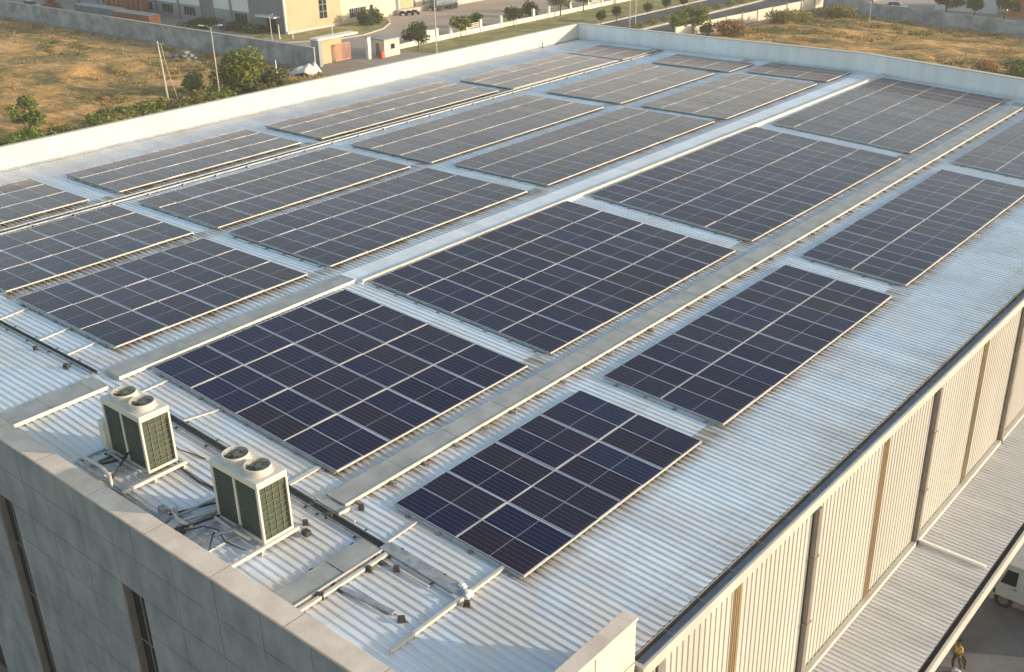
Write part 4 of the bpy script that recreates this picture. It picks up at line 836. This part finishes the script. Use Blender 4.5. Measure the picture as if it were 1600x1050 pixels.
for i, (x, y, h, r_) in enumerate(((-47.5, 178.5, 5.5, 2.6), (-33.6, 177.4, 4.6, 2.4), (-28.6, 177.0, 5.0, 1.9), (-23.6, 177.0, 5.6, 2.4))):
    tree('tree', ['broad dark tree behind far right wall, leftmost of four', 'green tree overhanging far right wall before white house', 'slender dark tree behind far right wall between houses', 'dark tree behind far right wall beside the orange wall'][i], x, y, h, r_, 'leafdark', 1500, 0.34, 'trees behind the far right wall')
rs = random.Random(3)
for i in range(46):
    t = i / 45; x = -82.5 + rs.uniform(-4, 3) - (4 if t > .5 else 0) * 0.3; y = 22 + 52 * t + rs.uniform(-1.5, 1.5)
    tree('bush', 'olive weed clump in the scrub line just outside the left parapet', x, y, rs.uniform(1.0, 2.1), rs.uniform(1.3, 2.6), rs.choice(['olive', 'olive', 'leaf', 'leaf']), 600, 0.28, 'weed clumps along the left parapet', 'shrub', 'shrub')
for i in range(30):
    y = 90 + i * 4.4; o = bpy.data.objects.new('hedge_plant', leaf_mesh('hedge_plant', [(0, 0, 0.5, 0.6, 1.8, 0.5)], 260, 0.26, 'olive', 50 + i)); COL.objects.link(o); o.location = (-71.6 + 0.0055 * (y - 90), y, GZ + 0.05)
    tag(o, 'low hedge plant in the median strip between both roads', 'hedge', 'hedge plants in the road median')
# dry grass of the fields: nobody could count it
def tufts(name, pts, seed):
    rnd = random.Random(seed); vs = []; fs = []; tint = []
    for (x, y, h) in pts:
        base = rnd.random()
        for _ in range(7):
            t = rnd.uniform(0, 6.28); l = h * rnd.uniform(0.5, 1.2); px, py = x + rnd.uniform(-.45, .45), y + rnd.uniform(-.45, .45); lean = rnd.uniform(0.1, 0.6) * l; w_ = 0.10 + 0.1 * rnd.random()
            c, s = math.cos(t), math.sin(t); k = len(vs); vs += [(px - s * w_, py + c * w_, GZ), (px + s * w_, py - c * w_, GZ), (px + c * lean, py + s * lean, GZ + 0.25 + l)]; fs.append((k, k + 1, k + 2)); tint += [min(1, max(0, base * .8 + rnd.uniform(-.2, .3)))] * 3
    me = bpy.data.meshes.new(name); me.from_pydata(vs, [], fs); me.materials.append(M['dry']); at = me.attributes.new('tint', 'FLOAT', 'POINT'); at.data.foreach_set('value', tint)
    o = bpy.data.objects.new(name, me); COL.objects.link(o); o['kind'] = 'stuff'; tag(o, 'tufts of dry golden grass scattered over the ' + ('left field' if 'dry' == name[:3] and seed == 11 else 'rough ground behind the roof'), 'grass'); return o
pts = []
while len(pts) < 3200:
    x, y = rs.uniform(-200, -74), rs.uniform(15, 81)
    if noise.noise(Vector((x * 0.08, y * 0.08, 7))) > -0.1: pts.append((x, y, rs.uniform(0.15, 0.5)))
tufts('dry_grass', pts, 11)
pts = []
while len(pts) < 2600:
    x = rs.uniform(-56, 20); y = rs.uniform(110, 172 - 0.26 * (x + 57))
    if noise.noise(Vector((x * 0.08, y * 0.08, 9))) > -0.1: pts.append((x, y, rs.uniform(0.15, 0.5)))
tufts('dry_grass', pts, 12)
def scrub(name, pts, seed, lab):
    rnd = random.Random(seed); bl = [(x, y, GZ + 0.35, r_, r_ * .7, r_ * 0.42) for x, y, r_ in pts]; me = leaf_mesh(name, bl, len(pts) * 70, 0.24, 'olive', seed)
    for v in me.vertices: v.co.z += 0.0
    o = bpy.data.objects.new(name, me); COL.objects.link(o); o['kind'] = 'stuff'; tag(o, lab, 'scrub'); return o
_p = []
while len(_p) < 330:
    x, y = rs.uniform(-190, -76), rs.uniform(20, 81)
    if noise.noise(Vector((x * 0.05, y * 0.09, 17))) > 0.05 or y > 79: _p.append((x, y, rs.uniform(0.4, 1.3)))
scrub_a = scrub('low_scrub', _p, 21, 'low olive scrub patches spread over the left field')
_p = []
while len(_p) < 300:
    x = rs.uniform(-54, 22); y = rs.uniform(112, 172 - 0.26 * (x + 57))
    if noise.noise(Vector((x * 0.05, y * 0.09, 27))) > 0.05 or y > 168 - 0.26 * (x + 57): _p.append((x, y, rs.uniform(0.4, 1.4)))
scrub_b = scrub('low_scrub', _p, 22, 'low olive scrub patches spread over the rough ground behind roof')
# ------------------------------------------------------------------ walls, gate, poles around the site
T = thing('boundary_wall', 'long stained grey concrete boundary wall behind the left field', 'wall', (-90.4, 83.5, GZ))
b = MB(); x = 0; rs2 = random.Random(5)
while x > -190:
    b.box(x - 3.42, -0.12, 0, x, 0.12, 3.0 + rs2.uniform(-.03, .03)); x -= 3.6
b.build('panel', 'oldwall', T)
b = MB(); x = 0
while x > -190: b.box(x - 0.18 - 3.42 + 3.42 - 0.0, -0.2, 0, x + 0.0, 0.2, 3.06); x -= 3.6
b = MB(); x = -3.42
while x > -190: b.box(x - 0.18, -0.16, 0, x, 0.16, 3.02); x -= 3.6
b.build('pillar', 'oldwall', T); MB().box(-190, -0.17, 3.04, 0.05, 0.17, 3.12).build('coping', 'kerb', T)
T = thing('boundary_wall', 'cream boundary wall with dark posts between road and right rough ground', 'wall', (-60.6, 133.0, GZ), math.atan2(-4.4, 46.6))
b = MB(); y = 0
while y < 90: b.box(-0.1, y + 0.13, 0, 0.1, y + 4.47, 1.8 + rs2.uniform(-.04, .04)); y += 4.6
b.build('panel', 'cream', T); b = MB(); y = 0
while y < 90: b.box(-0.16, y - 0.12, 0, 0.17, y + 0.12, 2.0); y += 4.6
b.build('post', 'reveal', T)
T = thing('boundary_wall', 'weathered grey wall along the far side of right rough ground', 'wall', (-55, 174.8, GZ), math.atan2(-10.6, 38))
b = MB(); x = 0
while x < 130: b.box(x + 0.1, -0.12, 0, x + 4.9, 0.12, 2.1 + rs2.uniform(-.05, .05)); x += 5.0
b.build('panel', 'oldwall', T); b = MB(); x = 0
while x < 130: b.box(x - 0.1, -0.16, 0, x + 0.1, 0.16, 2.2); x += 5.0
b.build('pillar', 'oldwall', T)
# low white wall with posts
T = thing('low_wall', 'low white wall with tall square posts along the factory yard', 'wall', (-92, 100.2, GZ))
MB().box(-0.12, 0, 0, 0.12, 110, 0.75).build('base_wall', 'creamwhite', T)
for y in (1.4, 8.0, 10.3, 13.6, 17.5, 21.0, 26.3, 30.6, 35.2, 39.6, 46, 51.6, 56, 61, 66, 71, 77):
    MB().box(-0.22, y - 0.22, 0, 0.22, y + 0.22, 2.05).build('post', 'creamwhite', T)
MB().box(-0.1, 5.6, 0.75, 0.1, 9.8, 1.9).build('raised_panel', 'creamwhite', T)
for ya, yb in ((17.8, 20.7), (51.8, 55.6)):
    b = MB()
    for z in (1.0, 1.3, 1.6): b.box(-0.04, ya, z, 0.04, yb, z + 0.08)
    for k in range(8): y = ya + (yb - ya) * k / 8; b.box(-0.03, y, 0.75, 0.03, y + 0.06, 1.7)
    b.build('railing', 'creamwhite', T)
# gate portal
T = thing('gate_portal', 'grey and white gate portal with flat white slab roof', 'gate', (-91.6, 85.0, GZ))
MB().box(-1.2, -0.1, 0, 0.5, 0.5, 3.75).build('pillar', 'facgrey', T); b = MB(); b.box(-1.25, -0.2, 3.75, 0.6, 7.6, 4.05); b.build('slab_roof', 'creamwhite', T)
MB().box(-1.0, 0.5, 0, -0.75, 5.4, 3.74).build('wall', 'factan', T)
o = thing('sliding_gate', 'faded red sliding gate standing open beside the portal', 'gate', (-91.9, 88.6, GZ))
b = MB(); b.box(0, 0, 0.15, 0.08, 3.0, 0.3); b.box(0, 0, 2.5, 0.08, 3.0, 2.65); b.box(0, 0, 0.3, 0.08, 0.12, 2.5); b.box(0, 2.88, 0.3, 0.08, 3.0, 2.5); b.build('frame', 'pinkgate', o)
b = MB()
for k in range(11): b.box(0.02, 0.2 + k * 0.25, 0.3, 0.06, 0.32 + k * 0.25, 2.5)
b.build('slats', 'pinkgate', o)
T = thing('gate_post', 'tall white square gate post beside the guard house', 'post', (-89.8, 93.4, GZ)); MB().box(-0.3, -0.3, 0, 0.3, 0.3, 3.2).build('shaft', 'creamwhite', T); MB().box(-0.38, -0.38, 3.2, 0.38, 0.38, 3.35).build('cap', 'facgrey', T)
T = thing('guard_house', 'small beige guard house with flat roof behind the gate post', 'guard house', (-91.4, 95.6, GZ))
MB().box(0, 0, 0, 2.8, 3.2, 2.5).build('wall', 'cream', T); MB().box(-0.15, -0.15, 2.5, 2.95, 3.35, 2.66).build('roof', 'facgrey', T)
wn = MB().box(2.81, 1.2, 1.0, 2.86, 2.2, 1.9).build('window', 'creamwhite', T); MB().box(2.861, 1.28, 1.07, 2.87, 2.12, 1.83).build('pane', 'pane', wn); MB().box(0.9, -0.05, 0, 1.7, -0.002, 2.0).build('door', 'facdoor', T)
o = MB().box(-0.3, -0.35, 0, 0.3, 0.35, 1.15).build('red_bin', 'red', None, (-88.4, 94.8, GZ), bevel=0.05); tag(o, 'red bin standing at the guard house corner', 'bin')
def pole(name, label, x, y, h, r=0.07, arms=(), m='steelpole', cat='lamp post', group=None):
    T = thing(name, label, cat, (x, y, GZ), 0, group); MB().tube([(0, 0, 0), (0, 0, h * .5), (0, 0, h)], [r, r * 0.85, r * 0.6], 8).build('pole', m, T)
    MB().box(-0.2, -0.2, 0, 0.2, 0.2, 0.12).build('base', 'kerb', T)
    for (dx, dy) in arms:
        a = MB().tube([(0, 0, h - 0.15), (dx * .4, dy * .4, h + 0.12), (dx, dy, h + 0.2)], 0.035, 6).build('arm', m, T)
        b = MB(); b.beam((dx, dy, h + 0.15), (dx * 1.6, dy * 1.6, h + 0.2), 0.22, 0.1); b.build('lamp_head', 'lamp', a)
    return T
pole('street_lamp', 'tall double-armed street lamp in front of the large leafy tree', -85.0, 62.9, 9.2, 0.09, ((0.75, 0.6), (-0.75, -0.6)))
pole('street_lamp', 'thin pole rising behind the long grey boundary wall', -109.2, 90.4, 5.2, 0.08, ((0.3, 0.2),))
pole('post', 'short white post near the corner of the grey factory', -116.1, 97.2, 2.4, 0.1, (), 'creamwhite', 'post')
pole('post', 'second white post beside the lawn at the grey factory corner', -114.6, 98.8, 2.3, 0.09, (), 'creamwhite', 'post')
pole('post', 'white pole right of the large leafy tree', -83.8, 71.4, 3.9, 0.12, (), 'creamwhite', 'post')
pole('street_lamp', 'very tall thin lamp post beside the low white wall tree', -84.4, 102.6, 11.5, 0.09, ((0.8, -0.5),))
pole('street_lamp', 'left pole of the pair standing by the road kerb', -73.4, 138.8, 9.0, 0.09, ((0.8, 0.2),)); pole('street_lamp', 'right pole of the pair standing by the road kerb', -72.6, 139.4, 9.0, 0.09)
pole('street_lamp', 'lamp post at the far end of cream boundary wall', -55.8, 171.5, 8.0, 0.08, ((-0.8, 0.2),))
pole('post', 'short post with white base on the factory lawn', -111.0, 104.5, 3.2, 0.07, (), 'creamwhite', 'post')
pole('post', 'thin pole in the field before the far right wall', -39.0, 158.0, 6.5, 0.06, (), 'wood', 'post')
T = thing('utility_pole', 'leaning pale utility pole with brace and wires in left field', 'utility pole', (-90.2, 58.5, GZ))
MB().tube([(0, 0, 0), (-0.1, -0.05, 4), (-0.25, -0.1, 7.6)], [0.15, 0.13, 0.1], 8).build('pole', 'wood', T)
MB().tube([(0.95, 0.9, 0), (0.4, 0.35, 4), (0.0, 0.15, 7.4)], [0.035, 0.03, 0.03], 6).build('brace', 'wood', T)
b = MB(); b.beam((-0.9, -0.5, 7.2), (0.5, 0.3, 7.2), 0.09, 0.1); b.build('crossarm', 'wood', T)
for k, (dx, dy) in enumerate(((-0.8, -0.45), (-0.25, -0.1), (0.4, 0.25))):
    b = MB(); P0 = Vector((dx, dy, 7.4)); P1 = Vector((dx - 46, dy - 24, 6.6 - k * 0.3)); b.tube([P0.lerp(P1, t / 14) - Vector((0, 0, 2.6 * 4 * (t / 14) * (1 - t / 14))) for t in range(15)], 0.017, 5); b.build('wire', 'wood', T)
def heap(name, label, x, y, rx, ry, h, m, n, seed, cat):
    rnd = random.Random(seed); b = MB()
    for _ in range(n):
        a = rnd.uniform(0, 6.28); q = rnd.random() ** .6; px, py = rx * q * math.cos(a), ry * q * math.sin(a); pz = h * (1 - q) * rnd.uniform(.5, 1); s = rnd.uniform(.15, .45)
        v = [Vector((sx * s * rnd.uniform(.6, 1.3), sy * s * rnd.uniform(.6, 1.3), sz * s * 0.6)) for sz in (-1, 1) for sx, sy in ((-1, -1), (1, -1), (1, 1), (-1, 1))]
        b.hexa([Vector((px, py, pz + 0.1)) + q_ for q_ in v])
    o = b.build(name, m, None, (x, y, GZ + 0.1)); tag(o, label, cat); return o
heap('rubble_heap', 'pale grey rubble heap in the field at the boundary wall foot', -114.0, 77.0, 3.6, 1.8, 1.1, 'rubble', 60, 4, 'rubble')
heap('rubble_heap', 'small pale debris heap in the middle of left field', -101.0, 45.5, 1.6, 1.2, 0.7, 'rubble', 16, 6, 'rubble')
heap('rubble_heap', 'reddish brick heap behind the boundary wall at far left', -181.5, 91.5, 3.2, 2.0, 3.6, 'rust', 60, 8, 'brick heap')
b = MB(); n = 9
for i in range(n):
    for j in range(n): x, y = (i / (n - 1) - .5) * 5.2, (j / (n - 1) - .5) * 3.4; b.v.append((x, y, max(0, 1.1 + 0.7 * noise.noise(Vector((x, y, 2)) * 0.8) - 0.30 * (x - 0.8) ** 2 * .5 - 0.4 * y * y * .6) + (0.9 if i == n - 2 and j > 5 else 0)))
for i in range(n - 1):
    for j in range(n - 1): a = i * n + j; b.f.append((a, a + n, a + n + 1, a + 1)); b.mi.append(0)
o = b.build('tarpaulin', 'tarp', None, (-88.9, 79.4, GZ + 0.15), (0, 0, 0.5)); tag(o, 'crumpled white tarpaulin heap below end of the boundary wall', 'tarpaulin')
# ------------------------------------------------------------------ containers and factory behind the wall
def container(label, x, y, L_, m, roofm, endm):
    T = thing('shipping_container', label, 'container', (x, y, GZ), 0, 'containers behind the boundary wall'); b = MB(); b.box(-L_, 0, 0.15, -0.06, 2.44, 2.6); b.build('body', m, T)
    MB().box(-L_, 0, 2.6, 0, 2.44, 2.68).build('roof', roofm, T)
    for k in (0.02, 1.24): d = MB().box(-0.058, k, 0.15, 0.0, k + 1.18, 2.6).build('door', endm, T); MB().tube([(0.03, k + 0.9, 0.3), (0.03, k + 0.9, 2.5)], 0.03, 6).build('lock_rod', 'steelpole', d)
    b = MB()
    for xx in (-L_ + 0.08, -0.14): 
        for yy in (-0.02, 2.36): b.box(xx - 0.08, yy, 0, xx + 0.08, yy + 0.1, 2.66)
    b.build('corner_post', m, T)
container('rust red container with doors coloured as sunlit behind the boundary wall', -143.0, 89.5, 12.0, 'rust', 'controof', 'rustlit')
container('blue grey container in line behind the rust red one', -155.6, 90.3, 14.5, 'bluegrey', 'controof', 'bluegrey')
T = thing('brick_stack', 'tall stack of red brown ribs behind the containers', 'stack', (-156, 96.5, GZ))
for k in range(8): MB().box(-k * 1.75 - 1.3, 0, 0, -k * 1.75, 1.2, 3.6).build('pallet_stack', 'rust', T)
T = thing('factory', 'grey and tan factory building with strip windows behind the yard', 'factory', (-118.9, 100.9, GZ))
H = 15.0
MB().box(-150, 0.25, 0, -0.25, 130, H).build('core', 'facgrey', T)
# face towards the field (y = 0): lower grey band, upper white band
MB().box(-150, 0.1, 0, -9.6, 0.25, 2.9).build('wall_lower', 'facgrey', T); MB().box(-150, 0.12, 2.9, -9.6, 0.25, H).build('wall_upper', 'facwhite', T)
MB().box(-9.6, 0.0, 0, 0, 0.25, H).build('entrance_wall', 'facdark', T)
for x in (-9.7, -15.4, -21.0, -24.6, -32.0, -39.4, -46.6, -54, -61.4, -69): MB().box(x - 0.22, -0.08, 0, x + 0.22, 0.095, H).build('column', 'gutter', T)
MB().box(-24.3, 0.05, 0, -21.3, 0.098, H * 0.5).build('roller_door', 'facdoor', T)
def win(parent, x0, x1, z0, z1, n):
    wn = MB(); wn.box(x0, 0.03, z0, x1, 0.097, z1); o = wn.build('window', 'facdark', parent); wdt = (x1 - x0) / n; p = MB()
    for k in range(n): p.box(x0 + k * wdt + 0.1, 0.015, z0 + 0.1, x0 + (k + 1) * wdt - 0.1, 0.029, z1 - 0.1)
    p.build('pane', 'pane', o)
for x0 in (-14.4, -30.3, -37.6, -44.6, -52, -59.5): win(T, x0, x0 + 3.6, 1.0, 2.6, 4)
win(T, -6.6, -5.5, 3.2, 4.6, 1); win(T, -6.6, -5.5, 5.6, 7.0, 1)
o = MB().box(-6.6, -1.4, 2.7, -1.2, -0.01, 2.9).build('entrance_canopy', 'facwhite', T); MB().box(-5, -0.03, 0, -2.6, -0.004, 2.2).build('entrance_door', 'pane', T)
# sunlit face (x = 0)
MB().box(-0.25, 0.25, 0, 0.05, 12.6, H).build('tan_wall', 'factan', T); MB().box(-0.25, 12.6, 0, -0.02, 130, H).build('cream_wall', 'faccream', T)
b = MB(); b.box(-0.02, 12.6, 0, 0.06, 26.0, 2.9); b.build('plinth_band', 'faccream', T); MB().box(0.05, 0.0, 0, 0.35, 12.6, 0.5).build('plinth', 'kerb', T)
MB().box(-0.25, -0.05, 0, 0.12, 0.24, H).build('corner_trim', 'creamwhite', T)
def winx(y0, y1, z0, z1, ny, nz, xf=0.05):
    o = MB().box(xf, y0, z0, xf + 0.04, y1, z1).build('window', 'facdark', T); p = MB(); wy, wz = (y1 - y0) / ny, (z1 - z0) / nz
    for i in range(ny):
        for j in range(nz): p.box(xf + 0.04, y0 + i * wy + 0.1, z0 + j * wz + 0.08, xf + 0.055, y0 + (i + 1) * wy - 0.1, z0 + (j + 1) * wz - 0.08)
    p.build('pane', 'pane', o)
winx(7.6, 9.4, 1.6, 12.5, 2, 9); winx(14.6, 18.6, 0.9, 2.5, 8, 1, 0.065); winx(19.6, 20.4, 0.9, 2.6, 1, 2, 0.065)
MB().box(-0.018, 26.3, 0, 0.05, 27.0, H).build('dark_slit', 'facdark', T)
for y in (31.0, 33.6, 42, 52): MB().box(-0.018, y, 0, 0.1, y + 0.4, H).build('pilaster', 'reveal', T)
for y in (27.4, 34.4, 43): MB().box(-0.018, y, 0, 0.03, y + 3.2, 4.2).build('roller_door', 'factan', T)
MB().box(0.02, 26.0, 0, 1.4, 60, 0.9).build('loading_dock', 'kerb', T)
tree('bush', 'large dark bush bed at the end of factory lawn', -114.4, 116.8, 3.0, 2.8, 'leafdark', 2600, 0.3, name='shrub', cat='shrub')
tree('bush', 'dark shrub mass below the grey factory strip windows', -130.5, 99.3, 1.8, 3.2, 'leafdark', 1200, 0.3, name='shrub', cat='shrub')
tree('bush', 'green shrubs left of factory entrance canopy', -124.5, 98.9, 1.6, 2.6, 'leafdark', 900, 0.3, name='shrub', cat='shrub')
tree('bush', 'green scrub beside the rust red container', -139.0, 96.5, 2.0, 4.0, 'leafdark', 1400, 0.3, name='shrub', cat='shrub')
for i, (x, y) in enumerate(((-116.6, 126.8), (-116.0, 127.9), (-115.8, 129.2))):
    T = thing('motorbike', 'dark motorbike parked at the cream factory wall', 'motorbike', (x, y, GZ), 0.3, 'motorbikes at the factory wall')
    for dx in (-0.62, 0.62): MB().tube([(dx, -0.05, 0.3), (dx, 0.05, 0.3)], 0.3, 12).build('wheel', 'tyre', T)
    MB().hexa([(-0.5, -0.1, 0.35), (0.5, -0.1, 0.35), (0.5, 0.1, 0.35), (-0.5, 0.1, 0.35), (-0.7, -0.12, 0.8), (0.35, -0.12, 0.85), (0.35, 0.12, 0.85), (-0.7, 0.12, 0.8)]).build('body', 'chassis', T, bevel=0.05)
    MB().tube([(0.6, 0, 0.3), (0.42, 0, 1.0), (0.36, -0.3, 1.05)], 0.03, 6).build('fork', 'rim', T); MB().box(-0.6, -0.13, 0.8, 0.1, 0.13, 0.88).build('seat', 'black', T, bevel=0.03)
T = thing('trailer', 'dark tank trailer parked at the cream factory loading dock', 'trailer', (-114.8, 137.0, GZ))
MB().tube([(-1.0, -3.0, 1.5), (-1.0, -2.9, 1.5), (-1.0, 3.0, 1.5), (-1.0, 3.1, 1.5)], [0.6, 0.9, 0.9, 0.6], 14).build('tank', 'bluegrey', T); MB().box(-1.8, -3.4, 0.7, -0.2, 3.4, 0.85).build('frame', 'chassis', T)
for y in (-2.2, 1.6, 2.6):
    for x in (-1.85, -0.35): MB().tube([(x, y, 0.45), (x + 0.25, y, 0.45)], 0.45, 14).build('wheel', 'tyre', T)
b = MB()
for y in (-2.6, 2.6): b.box(-0.3, y, 0.85, -0.2, y + 0.1, 2.8)
b.box(-0.3, -2.6, 2.7, -0.2, 2.7, 2.8); b.build('ladder_rack', 'rust', T)
def house(label, x, y, w_, d, h, m, roofm):
    T = thing('house', label, 'house', (x, y, GZ)); MB().box(0, 0, 0, w_, d, h).build('wall', m, T); MB().box(-0.3, -0.3, h, w_ + 0.3, d + 0.3, h + 0.25).build('roof', roofm, T)
    for k in range(int(w_ / 3)):
        f = MB().box(0.8 + k * 3, -0.06, 1.0, 2.0 + k * 3, -0.005, 2.2).build('window', 'facdark', T); MB().box(0.9 + k * 3, -0.075, 1.1, 1.9 + k * 3, -0.061, 2.1).build('pane', 'pane', f)
house('white house behind the far right wall', -38.0, 184.0, 11.0, 8, 4.2, 'facwhite', 'facgrey')
house('orange walled house at the top right picture corner', -24.6, 182.0, 14, 8, 5.0, 'orange', 'controof')
house('white house at the junction of both right walls', -60.5, 188.0, 9.0, 8, 3.6, 'facwhite', 'facgrey')
def car(label, x, y, rz, m, cat='car', name='parked_car'):
    T = thing(name, label, cat, (x, y, GZ), rz); MB().hexa([(-2, -.8, .35), (2, -.8, .35), (2, .8, .35), (-2, .8, .35), (-1.95, -.78, .9), (1.9, -.78, .85), (1.9, .78, .85), (-1.95, .78, .9)]).build('body', m, T, bevel=0.08)
    MB().hexa([(-1.6, -.72, .88), (1.0, -.72, .88), (1.0, .72, .88), (-1.6, .72, .88), (-1.2, -.6, 1.45), (.45, -.6, 1.45), (.45, .6, 1.45), (-1.2, .6, 1.45)]).build('window', 'pane', T); MB().box(-1.15, -.58, 1.45, .42, .58, 1.49).build('roof', m, T)
    for dx in (-1.25, 1.3):
        for dy in (-.82, .64): MB().tube([(dx, dy, .33), (dx, dy + .18, .33)], .33, 14).build('wheel', 'tyre', T)
    for dy in (-.6, .35): MB().box(1.88, dy, .6, 1.96, dy + .25, .74).build('headlight', 'lamp', T)
car('white car parked behind far right wall near its left end', -43.5, 180.0, 0.2, 'facwhite'); car('white van-like car behind boundary wall at the far left', -192.0, 92.5, 0.1, 'facwhite'); car('dark car behind boundary wall right of the white one', -184.8, 89.6, 0.1, 'chassis')

# ------------------------------------------------------------------ thin evening haze over the whole site
HAZE = 0.0005
hz_ = MB().box(-320, -90, GZ - 1, 150, 440, 22).build('haze', 'white'); hz_['kind'] = 'stuff'; hz_['label'] = 'thin warm evening haze over the whole site'; hz_['category'] = 'haze'
hm = bpy.data.materials.new('haze_air'); hm.use_nodes = True; ht = hm.node_tree
for n_ in list(ht.nodes): ht.nodes.remove(n_)
ho = ht.nodes.new('ShaderNodeOutputMaterial'); hv = ht.nodes.new('ShaderNodeVolumePrincipled'); hv.inputs['Density'].default_value = HAZE; hv.inputs['Color'].default_value = (0.95, 0.90, 0.82, 1); hv.inputs['Anisotropy'].default_value = 0.2
ht.links.new(hv.outputs[0], ho.inputs['Volume']); hz_.data.materials[0] = hm
